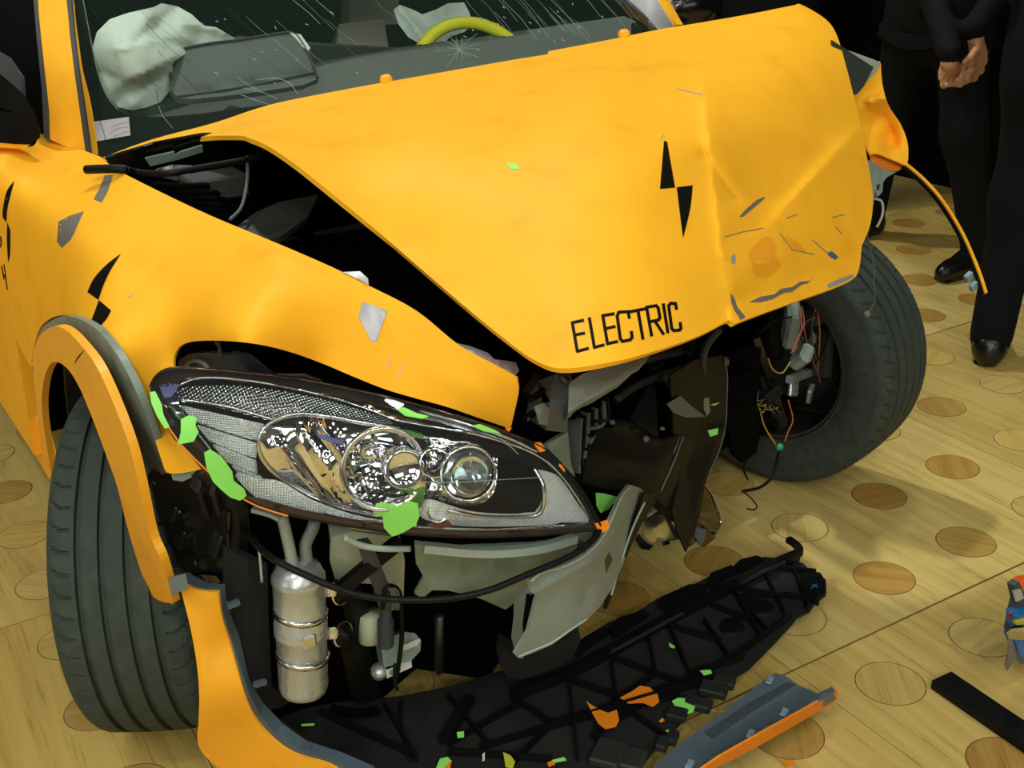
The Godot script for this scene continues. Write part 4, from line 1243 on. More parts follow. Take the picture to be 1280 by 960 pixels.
	tube("loose_wire", [Z(494, 830, 0.5), Z(493, 850, 0.5), Z(497, 862, 0.5)], 0.003, mats.cable_black, car)

# ---- the headlight: housing, reflectors, projector, trims, clear lens
func headlight() -> void:
	var hl := node("headlight", car, Vector3.ZERO)
	hl.set_meta("label", "clear headlight with chrome reflectors, green paint flakes stuck on it")
	var ls := Surf.new([Z(190, 488, 0.5), Z(225, 462, 0.49), Z(300, 466, 0.53), Z(400, 479, 0.57), Z(520, 505, 0.645), Z(640, 543, 0.725), Z(700, 578, 0.755), Z(750, 657, 0.78),
		Z(600, 672, 0.745), Z(440, 660, 0.645), Z(320, 632, 0.575), Z(250, 578, 0.55), Z(205, 530, 0.525), Z(430, 570, 0.68), Z(580, 600, 0.77), Z(300, 540, 0.595)])
	var rim := out([188, 484, 194, 472, 206, 463, 225, 460, 260, 462, 300, 465, 340, 470, 380, 475, 420, 482, 460, 491, 500, 501, 540, 511, 580, 523, 620, 536, 655, 549, 680, 562, 700, 580, 718, 602, 732, 622, 744, 644, 750, 657, 744, 663, 720, 666, 680, 670, 640, 672, 600, 673, 560, 672, 520, 670, 480, 666, 440, 660, 400, 653, 360, 645, 325, 634, 300, 621, 275, 602, 250, 580, 225, 554, 206, 527, 194, 504])
	var back := ls.copy(0.0)
	back.off = -0.085
	panel("housing", hl, back, rim, mats.black_gloss, 16.0, 0.01)
	# side wall of the housing, from the lens edge back
	var wall := st_new()
	var n := rim.size()
	for i in n:
		var p := rim[i]
		var q := rim[(i + 1) % n]
		quad(wall, ls.at(p.x, p.y), ls.at(q.x, q.y), back.at(q.x, q.y), back.at(p.x, p.y))
		quad(wall, back.at(p.x, p.y), back.at(q.x, q.y), ls.at(q.x, q.y), ls.at(p.x, p.y))
	obj("housing_wall", done(wall), mats.black_gloss, hl)
	# main chrome bezel with its openings
	var bz := ls.copy(-0.03, [["l", 230, 478, 460, 505, 10, 12, 0.006], ["l", 460, 505, 700, 590, 8, 10, 0.008], ["l", 300, 625, 500, 664, 8, 8, 0.008], ["l", 500, 664, 740, 660, 8, 8, 0.006]])
	var opening := out([222, 482, 250, 472, 300, 474, 360, 484, 420, 498, 470, 515, 500, 528, 530, 530, 580, 540, 640, 556, 676, 572, 700, 592, 722, 622, 738, 648, 736, 653, 690, 657, 640, 662, 580, 665, 520, 661, 460, 654, 400, 645, 350, 634, 318, 620, 284, 596, 262, 562, 236, 528, 222, 500])
	panel("bezel", hl, bz, rim, mats.chrome, 6.0, 0.003, 0.0, [opening])
	tube("bezel_edge", on(bz, [222, 482, 250, 472, 300, 474, 360, 484, 420, 498, 470, 515, 500, 526, 580, 540, 640, 556, 676, 572, 700, 592, 722, 622, 738, 648], 0.001, 3), 0.0018, mats.chrome, hl)
	tube("bezel_line", on(bz, [206, 476, 230, 466, 300, 469, 380, 480, 460, 497, 540, 517, 620, 541, 672, 564], 0.006, 3), 0.003, mats.chrome_soft, hl)
	panel("smoked_band", hl, ls, out([196, 482, 206, 467, 230, 463, 300, 467, 380, 477, 460, 494, 520, 508, 516, 514, 460, 502, 380, 485, 300, 473, 240, 470, 214, 482]), mats.smoke_trim, 8.0, 0.002, -0.012)
	panel("violet_end", hl, ls, out([199, 483, 213, 478, 224, 481, 214, 495, 205, 497], false), mats.violet_trim, 6.0, 0.003, -0.012)
	panel("smoked_band", hl, ls, out([194, 500, 202, 496, 212, 520, 225, 540, 221, 552, 210, 536]), mats.smoke_trim, 6.0, 0.003, -0.014)
	panel("smoked_band", hl, ls, out([232, 552, 246, 552, 258, 575, 262, 596, 250, 584, 236, 566]), mats.smoke_trim, 6.0, 0.003, -0.014)
	# upper prismatic strip and the ribbed side reflector
	var up_s := ls.copy(-0.045, [["g", 340, 515, 60, 14, 0.2, -0.012]])
	panel("upper_reflector", hl, up_s, out([220, 488, 240, 483, 290, 482, 340, 487, 400, 498, 450, 512, 490, 526, 440, 528, 400, 534, 368, 532, 330, 522, 290, 512, 250, 504, 222, 500]), mats.chrome_prism, 6.0, 0.003)
	tube("reflector_bead", on(up_s, [222, 499, 260, 504, 300, 512, 340, 524, 368, 532], 0.003, 3), 0.002, mats.chrome_soft, hl)
	var rows: Array = [[224, 506, 330, 530, 322, 552, 244, 528], [246, 532, 322, 556, 320, 574, 262, 552], [266, 557, 320, 578, 322, 594, 284, 578], [290, 583, 326, 598, 336, 610, 304, 600]]
	for r in rows:
		var side := ls.copy(-0.05, [["l", r[0], r[1], r[2], r[3], 4, 10, 0.008]])
		panel("side_reflector", hl, side, out(r, false), mats.clear_prism, 5.0, 0.004)
		tube("reflector_bead", on(side, [r[6], r[7], r[4], r[5]], 0.0015), 0.0012, mats.steel_dark, hl, 6)
	panel("dark_slot", hl, ls, out([296, 592, 318, 600, 336, 618, 318, 614], false), mats.black_gloss, 5.0, 0.002, -0.04)
	panel("lower_reflector", hl, ls.copy(-0.02), out([294, 594, 326, 600, 350, 604, 384, 624, 424, 640, 464, 650, 510, 655, 520, 658, 500, 662, 440, 655, 380, 643, 330, 629]), mats.clear_prism, 6.0, 0.003)
	# the large oval bowl
	var bowl := ls.copy(-0.028, [["g", 425, 590, 62, 52, 0.35, -0.05], ["l", 350, 560, 410, 640, 8, 10, 0.012], ["l", 400, 530, 470, 636, 9, 7, 0.012]])
	panel("main_bowl", hl, bowl, out([322, 556, 328, 538, 346, 524, 376, 517, 410, 520, 450, 527, 500, 536, 530, 545, 532, 590, 526, 636, 500, 648, 460, 643, 420, 633, 380, 616, 346, 594, 328, 574]), mats.chrome, 3.5, 0.003)
	tube("bowl_rim", on(bowl, [322, 556, 328, 538, 346, 524, 376, 517, 410, 520, 450, 527, 500, 536], 0.002, 4), 0.0022, mats.chrome_soft, hl)
	tube("bowl_rim", on(bowl, [322, 556, 328, 574, 346, 594, 380, 616, 420, 633, 460, 643, 500, 648], 0.002, 4), 0.0026, mats.chrome_soft, hl)
	panel("violet_vane", hl, ls, out([384, 538, 430, 551, 428, 556, 384, 543], false), mats.violet_trim, 6.0, 0.003, -0.034)
	panel("bowl_vane", hl, ls.copy(-0.036, [["l", 378, 530, 432, 630, 7, 9, 0.01]]), out([366, 532, 380, 528, 400, 548, 418, 572, 432, 600, 440, 632, 424, 628, 398, 590, 380, 558], false), mats.chrome, 5.0, 0.003)
	var sh := ls.copy(-0.05, [["l", 500, 540, 620, 560, 8, 8, 0.01], ["g", 476, 582, 52, 48, 0, -0.03], ["g", 583, 590, 40, 38, 0, -0.03]])
	panel("reflector_shroud", hl, sh, out([440, 522, 480, 524, 530, 536, 580, 544, 616, 556, 622, 580, 616, 618, 590, 632, 560, 628, 536, 622, 526, 640, 500, 650, 470, 646, 440, 630, 428, 600, 430, 560]), mats.chrome_facet, 5.0, 0.003)
	panel("lower_bezel", hl, ls.copy(-0.02, [["l", 420, 650, 730, 662, 6, 6, 0.008]]), out([400, 640, 440, 650, 500, 658, 560, 662, 640, 663, 700, 659, 736, 654, 738, 660, 700, 665, 640, 669, 560, 669, 480, 666, 430, 658]), mats.chrome_soft, 5.0, 0.003)
	# inner round lamp with its cap
	var fwd := (CP - ls.at(480, 580)).normalized().lerp(Vector3(-0.2, 0.05, 1).normalized(), 0.5)
	var c1 := ls.at(476, 582, -0.05)
	lathe("inner_bowl", frame(c1, fwd, Vector3.RIGHT), [Vector2(0.012, -0.035), Vector2(0.034, -0.024), Vector2(0.045, 0.0), Vector2(0.049, 0.026), Vector2(0.053, 0.028), Vector2(0.052, 0.0), Vector2(0.04, -0.03)], mats.chrome, hl, 40)
	lathe("inner_ring", frame(c1, fwd, Vector3.RIGHT), [Vector2(0.048, 0.022), Vector2(0.052, 0.028), Vector2(0.055, 0.028), Vector2(0.056, 0.02)], mats.chrome_soft, hl, 40)
	for k in 10:
		var a := TAU * k / 10.0
		var x := frame(c1, fwd, Vector3.RIGHT)
		box("bowl_facet", x * Vector3(cos(a) * 0.033, -0.012 + 0.004 * (k % 2), sin(a) * 0.033), Vector3(0.014, 0.012, 0.011), mats.chrome, hl, x.basis * Basis(Vector3.UP, -a) * Basis(Vector3.BACK, 0.6), 0.003)
	var c2 := ls.at(504, 585, -0.03)
	lathe("bulb_cap", frame(c2, fwd, Vector3.RIGHT), [Vector2(0.026, -0.03), Vector2(0.027, 0.006), Vector2(0.024, 0.012), Vector2(0.018, 0.004), Vector2(0.0, 0.01)], mats.chrome, hl, 30)
	lathe("bulb_cap", frame(ls.at(462, 566, -0.045), fwd, Vector3.RIGHT), [Vector2(0.014, -0.03), Vector2(0.014, 0.004), Vector2(0.008, 0.014), Vector2(0, 0.016)], mats.chrome, hl, 24)
	# projector lens in its ring
	var c3 := ls.at(583, 590, -0.05)
	lathe("projector_ring", frame(c3, fwd, Vector3.RIGHT), [Vector2(0.03, -0.03), Vector2(0.034, 0.0), Vector2(0.037, 0.004), Vector2(0.0375, 0.01), Vector2(0.036, 0.016), Vector2(0.0335, 0.012)], mats.chrome, hl, 36)
	lathe("projector_bowl", frame(c3, fwd, Vector3.RIGHT), [Vector2(0.0, -0.034), Vector2(0.018, -0.03), Vector2(0.03, -0.012), Vector2(0.034, 0.002)], mats.chrome, hl, 30)
	var dome: Array = [Vector2(0.0, 0.002), Vector2(0.0325, 0.002)]
	for k in 9:
		var a := PI / 2 * (k + 1) / 9.0
		dome.append(Vector2(0.0325 * cos(a), 0.004 + 0.03 * sin(a)))
	lathe("projector_lens", frame(c3, fwd, Vector3.RIGHT), dome, mats.lens_ball, hl, 36)
	panel("cutoff_blade", hl, ls, out([556, 588, 600, 590, 606, 596, 556, 595], false), mats.chrome_soft, 6.0, 0.002, -0.056)
	lathe("ring_neck", frame(ls.at(540, 575, -0.045), fwd, Vector3.RIGHT), [Vector2(0.01, -0.02), Vector2(0.015, -0.004), Vector2(0.019, 0.004), Vector2(0.02, 0.02), Vector2(0.018, 0.02)], mats.chrome, hl, 24)
	# dark cavity, its rim, indicator strip, corner reflector
	panel("dark_cavity", hl, ls, out([520, 600, 560, 630, 600, 624, 618, 560, 650, 566, 668, 580, 676, 600, 674, 626, 668, 640, 620, 642, 580, 640, 540, 642, 512, 634], false), mats.void_black, 10.0, 0.003, -0.075)
	panel("cavity_roof", hl, ls.copy(-0.035), out([600, 556, 640, 560, 668, 572, 684, 590, 676, 600, 660, 582, 630, 572, 600, 570]), mats.black_gloss, 6.0, 0.004)
	var ind := ls.copy(-0.036, [["l", 540, 646, 680, 650, 8, 8, 0.008]])
	panel("indicator_strip", hl, ind, out([522, 632, 536, 626, 556, 632, 590, 641, 640, 643, 672, 641, 700, 650, 690, 656, 640, 658, 580, 658, 540, 652, 524, 644]), mats.clear_prism, 5.0, 0.004)
	lathe("indicator_bowl", frame(ls.at(548, 640, -0.034), fwd, Vector3.RIGHT), [Vector2(0.0, -0.012), Vector2(0.009, -0.008), Vector2(0.013, 0.0), Vector2(0.0145, 0.0)], mats.chrome_soft, hl, 20)
	panel("amber_patch", hl, ls, out([534, 656, 560, 650, 566, 658, 540, 662], false), mats.amber_brown, 6.0, 0.002, -0.03)  # small amber-brown patch low in the lamp
	var cor := ls.copy(-0.034, [["l", 678, 588, 684, 640, 7, 5, 0.012], ["l", 700, 600, 730, 650, 9, 8, -0.006]])
	panel("corner_reflector", hl, cor, out([670, 588, 692, 592, 704, 602, 720, 626, 736, 650, 724, 653, 690, 652, 670, 646, 676, 630, 678, 608]), mats.clear_prism, 5.0, 0.004)
	tube("cavity_rim", on(cor, [668, 586, 678, 604, 680, 624, 674, 642, 650, 646, 600, 645, 560, 638], 0.004, 3), 0.003, mats.chrome_soft, hl)
	# lower dark strip of the lens, clear lens over all
	panel("lens_skirt", hl, ls, out([300, 620, 325, 633, 360, 644, 400, 652, 440, 659, 480, 665, 520, 669, 600, 672, 680, 669, 744, 662, 744, 656, 680, 662, 600, 666, 520, 662, 440, 651, 380, 640, 330, 626], false), mats.smoke_trim, 8.0, 0.003, -0.004)
	panel("lens", hl, ls, rim, mats.lens_clear, 14.0, 0.0)
	tube("lens_seam", on(ls, [206, 527, 225, 554, 250, 580, 275, 602, 300, 621, 325, 634, 360, 645], -0.001, 2), 0.0013, mats.orange_torn, hl, 6)
	tube("lens_seam", on(ls, [655, 549, 680, 562, 700, 580, 718, 602, 732, 622, 744, 644, 750, 657], 0.0, 2), 0.003, mats.black_plastic, hl, 6)
	tube("lens_seam", on(ls, [188, 484, 194, 472, 206, 463, 225, 460, 260, 462, 300, 465, 380, 475, 460, 491, 540, 511, 620, 536, 655, 549], 0.0, 2), 0.0022, mats.smoke_trim, hl, 6)
	tube("crack", on(ls, [480, 601, 560, 603, 620, 600, 690, 596], 0.0008, 2), 0.0004, mats.crack_white, hl, 4)
	tube("crack", on(ls, [630, 553, 640, 560, 648, 568], 0.0008), 0.0005, mats.crack_white, hl, 4)
	# green and orange flakes stuck to the lens
	for f in [[478, 645, 466, 642, 470, 630, 480, 629, 496, 634, 510, 627, 522, 630, 524, 646, 520, 656, 504, 666, 490, 671, 480, 660],
		[255, 566, 262, 562, 275, 570, 280, 576, 290, 590, 292, 602, 305, 612, 308, 620, 300, 626, 288, 622, 276, 612, 266, 602, 258, 584],
		[226, 524, 236, 519, 246, 522, 244, 532, 248, 540, 242, 552, 232, 554, 222, 556, 226, 540],
		[187, 490, 194, 489, 202, 505, 204, 518, 212, 534, 206, 536, 196, 520, 189, 504],
		[496, 511, 505, 509, 520, 516, 536, 520, 528, 523, 506, 519], [590, 532, 600, 530, 620, 538, 626, 542, 606, 539]]:
		panel("green_flake", hl, ls, out(f, false), mats.green_paint, 6.0, 0.0012, 0.0025)
	for f in [[666, 553, 676, 553, 683, 563, 676, 565], [700, 577, 707, 584, 706, 590, 699, 582], [744, 655, 760, 650, 762, 660, 750, 668], [632, 534, 640, 535, 636, 540]]:
		panel("orange_flake", hl, ls, out(f, false), mats.orange_torn, 6.0, 0.002, 0.003)

# ---- the wrecked front left: latch, crossmember, duct, torn liner, lamp shards, wiring, crumpled fender
func front_left() -> void:
	var K: Material = mats.black_plastic
	var lb := Surf.new([Z(690, 470, 0.66), Z(716, 468, 0.64), Z(684, 540, 0.68), Z(709, 541, 0.66), Z(700, 505, 0.685)], [["l", 690, 500, 712, 500, 6, 3, 0.006]])
	var latch := panel("latch_housing", car, lb, out([690, 478, 696, 467, 712, 465, 717, 478, 712, 500, 709, 541, 683, 538, 687, 505], false), mats.wing_dark_grey, 6.0, 0.04)
	latch.set_meta("label", "dark latch housing with a screw on top")
	lathe("screw", frame(lb.at(705, 474, 0.004), lb.normal(705, 474), Vector3.UP), [Vector2(0.0085, 0.0), Vector2(0.008, 0.005), Vector2(0.004, 0.006), Vector2(0.0, 0.002)], mats.steel_dark, latch, 14)
	panel("latch_band", latch, lb, out([689, 497, 710, 498, 709, 507, 688, 505], false), mats.bumper_inside, 6.0, 0.002, 0.003)
	panel("latch_gap_dark", car, Surf.new([Z(655, 480, 0.64), Z(690, 480, 0.62), Z(655, 550, 0.66), Z(690, 545, 0.66)]), out([650, 480, 672, 466, 692, 470, 686, 540, 690, 556, 672, 552, 650, 530], false), mats.void_black, 8.0, 0.04, -0.02)  # black sheet filling the dark gap beside the latch
	for k in [[656, 492, 672, 470], [662, 500, 684, 486], [656, 524, 676, 510]]:
		bar("latch_rod", [Z(k[0], k[1], 0.69), Z(k[2], k[3], 0.66)], 0.008, 0.006, mats.black_gloss, car)
	panel("hose_end", car, Surf.new([Z(670, 516, 0.7), Z(686, 505, 0.69), Z(684, 530, 0.7), Z(668, 530, 0.7)], [["g", 678, 516, 8, 12, 0, 0.01]]), out([668, 508, 680, 503, 687, 512, 684, 532, 674, 530], false), mats.seat_beige, 5.0, 0.01)
	var cm := Surf.new([Z(713, 478, 0.66), Z(808, 443, 0.6), Z(800, 456, 0.63), Z(759, 487, 0.68), Z(712, 516, 0.69), Z(740, 478, 0.66)], [["l", 722, 508, 800, 452, 6, 14, 0.008]])
	panel("crossmember", car, cm, out([712, 478, 729, 467, 770, 455, 810, 441, 812, 446, 800, 457, 786, 471, 759, 487, 730, 503, 710, 516, 711, 494], false), mats.sheet_light, 6.0, 0.03).set_meta("label", "bare grey crossmember under the hood lip")
	for k in 8:
		var u := 718.0 + k * 4.6
		bar("radiator_fin", [Z(u, 522 - k * 3.4, 0.62), Z(u - 2 + k * 0.5, 552 - k * 4.0, 0.63), Z(u - 3 - k * 1.2, 590 - k * 9.0, 0.64)], 0.004, 0.03, K if k % 2 else mats.wing_dark_grey, car, Vector3(0.3, 0.2, 1))
	panel("panel_end", car, Surf.new([Z(686, 556, 0.7), Z(710, 540, 0.66), Z(716, 590, 0.66), Z(697, 575, 0.7)]), out([684, 556, 710, 540, 714, 580, 719, 596, 697, 577], false), mats.sheet_grey, 8.0, 0.01)
	panel("shade_sheet", car, Surf.new([Z(720, 440, 0.4), Z(960, 400, 0.3), Z(720, 640, 0.5), Z(880, 600, 0.36), Z(830, 500, 0.42)]), out([650, 462, 700, 462, 760, 452, 850, 428, 905, 404, 906, 440, 906, 480, 902, 530, 892, 566, 868, 600, 800, 612, 740, 640, 700, 580, 660, 550], false), mats.void_black, 24.0, 0.05, -0.08)  # near-black sheet stands for the dark behind the duct
	# dim pieces in the dark behind the duct
	for k in [[760, 470, 800, 452, 850, 440], [770, 500, 800, 480, 850, 462], [830, 470, 850, 500, 856, 540], [900, 410, 880, 440, 878, 490]]:
		tube("dark_hose", [Z(k[0], k[1], 0.5), Z(k[2], k[3], 0.48), Z(k[4], k[5], 0.46)], 0.007, mats.bay_grey, car)
	for k in [[860, 430, 0.05, 0.02], [820, 464, 0.03, 0.04], [884, 470, 0.02, 0.05], [845, 520, 0.03, 0.03]]:
		box("dark_bracket", Z(k[0], k[1], 0.45), Vector3(k[2], k[3], 0.02), mats.black_plastic, car, Basis(Vector3(0.3, 0.6, 0.5).normalized(), k[2] * 18.0), 0.003)
	# air duct
	var ds := Surf.new([Z(735, 535, 0.6), Z(728, 600, 0.64), Z(800, 540, 0.56), Z(790, 610, 0.6), Z(850, 550, 0.52), Z(880, 580, 0.46), Z(850, 650, 0.52), Z(820, 620, 0.56)],
		[["l", 740, 566, 808, 582, 12, 16, 0.010], ["g", 840, 585, 26, 48, 0.4, 0.035], ["l", 852, 550, 828, 612, 5, 5, -0.005], ["l", 770, 530, 818, 550, 5, 4, 0.01], ["g", 775, 596, 26, 9, 0.1, -0.012]])
	var duct := panel("air_duct", car, ds, out([739, 532, 766, 536, 770, 523, 792, 529, 816, 547, 828, 550, 848, 544, 866, 548, 878, 566, 879, 596, 866, 624, 858, 655, 838, 640, 818, 620, 790, 616, 760, 610, 728, 602, 733, 570], false), K, 6.0, 0.03)
	duct.set_meta("label", "black plastic air duct with a bulging elbow")
	panel("duct_fin", duct, Surf.new([Z(792, 520, 0.53), Z(815, 484, 0.5), Z(822, 546, 0.55), Z(805, 530, 0.55)]), out([788, 524, 798, 504, 808, 486, 814, 481, 820, 484, 823, 548, 806, 538], false), K, 6.0, 0.006)
	tube("duct_seam", on(ds, [854, 546, 846, 568, 836, 592, 826, 614], 0.004, 3), 0.0016, mats.wing_dark_grey, duct, 6)
	tube("duct_seam", on(ds, [850, 546, 842, 566], 0.004, 3), 0.0012, mats.wing_dark_grey, duct, 6)
	for k in [[764, 528, 0.004], [806, 548, 0.005], [826, 536, 0.003]]:
		lathe("duct_pin", frame(ds.at(k[0], k[1], 0.004), ds.normal(k[0], k[1]), Vector3.UP), [Vector2(k[2], 0), Vector2(k[2], 0.006), Vector2(0, 0.007)], mats.wing_dark_grey, duct, 10)
	# torn plastic sheet hanging beside it
	var sh := Surf.new([Z(860, 455, 0.5), Z(907, 452, 0.44), Z(908, 520, 0.45), Z(884, 595, 0.5), Z(860, 670, 0.54), Z(870, 560, 0.5)], [["l", 885, 540, 908, 535, 5, 8, 0.006], ["l", 900, 545, 868, 640, 14, 10, 0.014], ["l", 858, 560, 866, 650, 8, 10, -0.01]])
	var sheet := panel("torn_liner", car, sh, out([838, 470, 868, 450, 904, 444, 909, 470, 908.5, 496, 907, 530, 900, 560, 886, 590, 881, 608, 876, 640, 868, 664, 858, 690, 848, 668, 840, 640, 850, 600, 842, 540], false), K, 6.0, 0.003)
	sheet.set_meta("label", "torn black plastic liner hanging behind the duct")
	tube("liner_edge", on(sh, [906, 446, 909, 470, 908.5, 496, 907, 530, 900, 560, 886, 592], 0.001, 3), 0.0014, mats.wing_dark_grey, sheet, 6)
	panel("liner_flap", sheet, sh, out([834, 505, 851, 495, 865, 508, 882, 521, 857, 522, 842, 516], false), mats.wing_dark_grey, 6.0, 0.002, 0.012)
	panel("liner_smear", sheet, sh, out([880, 498, 886, 497, 888, 514, 884, 520, 880, 512], false), mats.seat_beige, 6.0, 0.001, 0.002)
	panel("green_flake", sheet, sh, out([885, 538, 898, 535, 897, 543, 888, 546], false), mats.green_paint, 6.0, 0.001, 0.003)
	panel("green_flake", sheet, sh, out([888, 506, 900, 503, 893, 507], false), mats.green_paint, 6.0, 0.001, 0.003)
	box("liner_clip", sh.at(908, 452, 0.004), Vector3(0.012, 0.018, 0.01), mats.steel_dark, sheet)
	# shattered lamp pieces under the duct
	var lamp := node("broken_lamp", car, Vector3.ZERO)
	lamp.set_meta("label", "shattered chrome lamp hanging under the duct")
	var sl := Surf.new([Z(800, 650, 0.52), Z(850, 640, 0.44), Z(810, 690, 0.5), Z(850, 675, 0.44)], [["l", 812, 645, 828, 630, 6, 5, 0.01], ["l", 832, 642, 848, 672, 4, 5, 0.012], ["g", 820, 660, 10, 12, 0.3, -0.02]])
	panel("chrome_shell", lamp, sl, out([804, 652, 826, 640, 834, 645, 840, 660, 848, 672, 838, 676, 822, 672, 816, 684, 806, 686, 796, 676, 798, 664]), mats.chrome_soft, 4.0, 0.003)
	panel("lamp_plate", lamp, sl, out([810, 646, 826, 627, 830, 632, 814, 645], false), mats.sheet_light, 4.0, 0.003, 0.012)
	tube("chrome_vane", on(sl, [832, 640, 840, 655, 849, 672], 0.014), 0.004, mats.chrome, lamp, 8)
	panel("chrome_shard", lamp, sl, out([800, 668, 806, 676, 816, 682, 812, 688, 802, 686, 795, 676], false), mats.chrome, 4.0, 0.002, 0.016)
	panel("chrome_shard", lamp, sl, out([828, 676, 836, 674, 838, 680, 830, 682], false), mats.chrome, 4.0, 0.002, 0.012)
	var sd := Surf.new([Z(880, 607, 0.44), Z(900, 650, 0.4), Z(893, 672, 0.42), Z(862, 680, 0.46), Z(870, 640, 0.44)], [["l", 876, 655, 892, 664, 4, 4, 0.01]])
	panel("smoked_shard", lamp, sd, out([880, 606, 888, 616, 895, 632, 901, 650, 897, 662, 893, 674, 880, 684, 872, 676, 862, 684, 864, 660, 872, 630], false), mats.smoke_trim, 5.0, 0.003)
	tube("shard_edge", on(sd, [880, 606, 888, 616, 895, 632, 901, 650, 897, 664], 0.001, 2), 0.0022, mats.chrome, lamp, 6)
	panel("shard_tab", lamp, sd, out([872, 660, 884, 662, 880, 676, 876, 682, 870, 672], false), mats.bumper_inside, 5.0, 0.004, 0.008)
	panel("lamp_strap", car, Surf.new([Z(812, 618, 0.6), Z(798, 640, 0.64), Z(785, 690, 0.68), Z(765, 740, 0.7), Z(815, 640, 0.58)]), out([806, 616, 826, 618, 806, 648, 790, 680, 776, 714, 764, 748, 758, 762, 762, 742, 778, 700, 788, 668, 798, 640], false), K, 6.0, 0.006)
	tube("strap_edge", [Z(806, 628, 0.64), Z(790, 662, 0.67), Z(776, 704, 0.7), Z(764, 744, 0.72)], 0.0018, mats.sheet_light, car, 6)
	# hanging wiring and the strut in front of the wheel
	var strut := node("hanging_connector", car, Vector3.ZERO)
	bar("connector_bar", [Z(944, 421, 0.26), Z(958, 462, 0.27), Z(979, 526, 0.28)], 0.018, 0.014, mats.black_gloss, strut)
	bar("connector_bar", [Z(950, 470, 0.28), Z(966, 520, 0.29)], 0.016, 0.01, K, strut)
	box("connector_block", Z(962, 492, 0.29), Vector3(0.05, 0.03, 0.03), K, strut, Basis(Vector3.BACK, 0.4))
	box("connector_block", Z(974, 524, 0.29), Vector3(0.026, 0.04, 0.02), K, strut, Basis(Vector3.BACK, 0.3))
	tube("wire", [Z(985, 500, 0.29), Z(991, 524, 0.29), Z(985, 540, 0.29), Z(981, 552, 0.29)], 0.0014, mats.wire_orange, strut, 6)
	tube("wire", [Z(944, 488, 0.29), Z(950, 512, 0.29), Z(956, 534, 0.29), Z(970, 556, 0.29)], 0.0018, mats.wire_yellow, strut, 6)
	tube("wire", [Z(999, 388, 0.2), Z(1002, 410, 0.2), Z(996, 426, 0.2), Z(989, 442, 0.2)], 0.002, mats.wire_pink, strut, 6)
	tube("wire", [Z(1002, 384, 0.2), Z(1005, 404, 0.2), Z(998, 422, 0.2), Z(992, 440, 0.2)], 0.002, mats.wire_pink, strut, 6)
	tube("wire", [Z(960, 448, 0.26), Z(966, 462, 0.26), Z(978, 466, 0.26), Z(988, 452, 0.26)], 0.0018, mats.wire_yellow, strut, 6)
	tube("wire", [Z(945, 420, 0.24), Z(968, 402, 0.22), Z(990, 396, 0.2)], 0.002, mats.cable_black, strut, 6)
	box("green_connector", Z(975, 559, 0.29), Vector3(0.016, 0.014, 0.012), mats.connector_green, strut, Basis(Vector3.BACK, 0.5))
	tube("wire", [Z(974, 564, 0.29), Z(969, 585, 0.29), Z(962, 600, 0.3), Z(948, 610, 0.31), Z(928, 614, 0.32)], 0.0034, mats.cable_black, strut, 8)
	tube("wire", [Z(928, 614, 0.32), Z(938, 622, 0.32), Z(946, 632, 0.32), Z(943, 637, 0.32), Z(934, 636, 0.32)], 0.0016, mats.cable_black, strut, 6)
	for k in 16:
		var a := k * 2.4
		tube("wire", [Z(944 + 8 * sin(a), 486 + 2 * k % 14, 0.28), Z(954 + 10 * cos(a), 500 + k, 0.3), Z(966 + 9 * sin(a * 1.7), 506 + 12 * cos(a), 0.3)], 0.0012, [mats.cable_black, mats.wing_dark_grey, mats.cable_black, mats.wire_yellow][k % 4], strut, 5)
	panel("torn_rubber", car, Surf.new([Z(915, 450, 0.36), Z(950, 440, 0.3), Z(915, 560, 0.38), Z(945, 565, 0.34)], [["g", 930, 510, 14, 40, 0, 0.02]]), out([910, 444, 930, 432, 952, 434, 946, 500, 950, 545, 946, 566, 930, 578, 918, 568, 910, 530, 912, 490], false), mats.void_black, 8.0, 0.01)
	tube("rubber_string", [Z(932, 574, 0.35), Z(930, 588, 0.35), Z(935, 600, 0.35)], 0.002, mats.cable_black, car, 6)
	# crumpled left fender
	var lf := Surf.new([X(1071, 116, 0.77), X(1100, 78, 0.82), X(1108, 128, 0.85), X(1135, 190, 0.88), X(1087, 193, 0.78), X(1095, 140, 0.84)], [["l", 1090, 126, 1104, 122, 6, 10, 0.03], ["l", 1078, 136, 1110, 124, 9, 22, 0.012], ["g", 1114, 172, 9, 16, 0.1, -0.035], ["l", 1108, 150, 1120, 178, 5, 8, -0.014], ["l", 1094, 150, 1084, 190, 10, 10, -0.016]])
	var lfp := panel("front_fender", car, lf, out([1100, 77, 1102, 96, 1104, 110, 1110, 130, 1120, 147, 1130, 164, 1135, 182, 1135, 200, 1132, 207, 1132, 207, 1100, 193, 1087, 193, 1087, 193, 1070, 160, 1060, 130, 1070, 112, 1092, 96]), mats.orange_paint, 4.0, 0.004)
	lfp.set_meta("label", "crumpled left front fender behind the hood")
	panel("fender_underside", lfp, lf, out([1087, 193, 1100, 192, 1120, 186, 1132, 200, 1134, 207, 1122, 214, 1106, 213, 1090, 205], false), mats.orange_shaded, 5.0, 0.003, -0.02)  # darker orange stands for the underside in shade
	panel("wing_rail", car, Surf.new([X(1052, 60, 0.72), X(1094, 77, 0.8), X(1100, 82, 0.82), X(1090, 95, 0.8), X(1070, 112, 0.74)]), out([1048, 58, 1052, 60, 1094, 75, 1101, 79, 1098, 86, 1090, 96, 1082, 104, 1090, 84, 1052, 70, 1046, 66], false), mats.sheet_light, 6.0, 0.006, 0.004)
	panel("inner_wing_panel", car, Surf.new([X(1052, 66, 0.7), X(1092, 84, 0.78), X(1070, 116, 0.72)]), out([1040, 50, 1092, 84, 1080, 108, 1071, 118, 1040, 118], false), mats.bay_grey, 8.0, 0.004, -0.004)
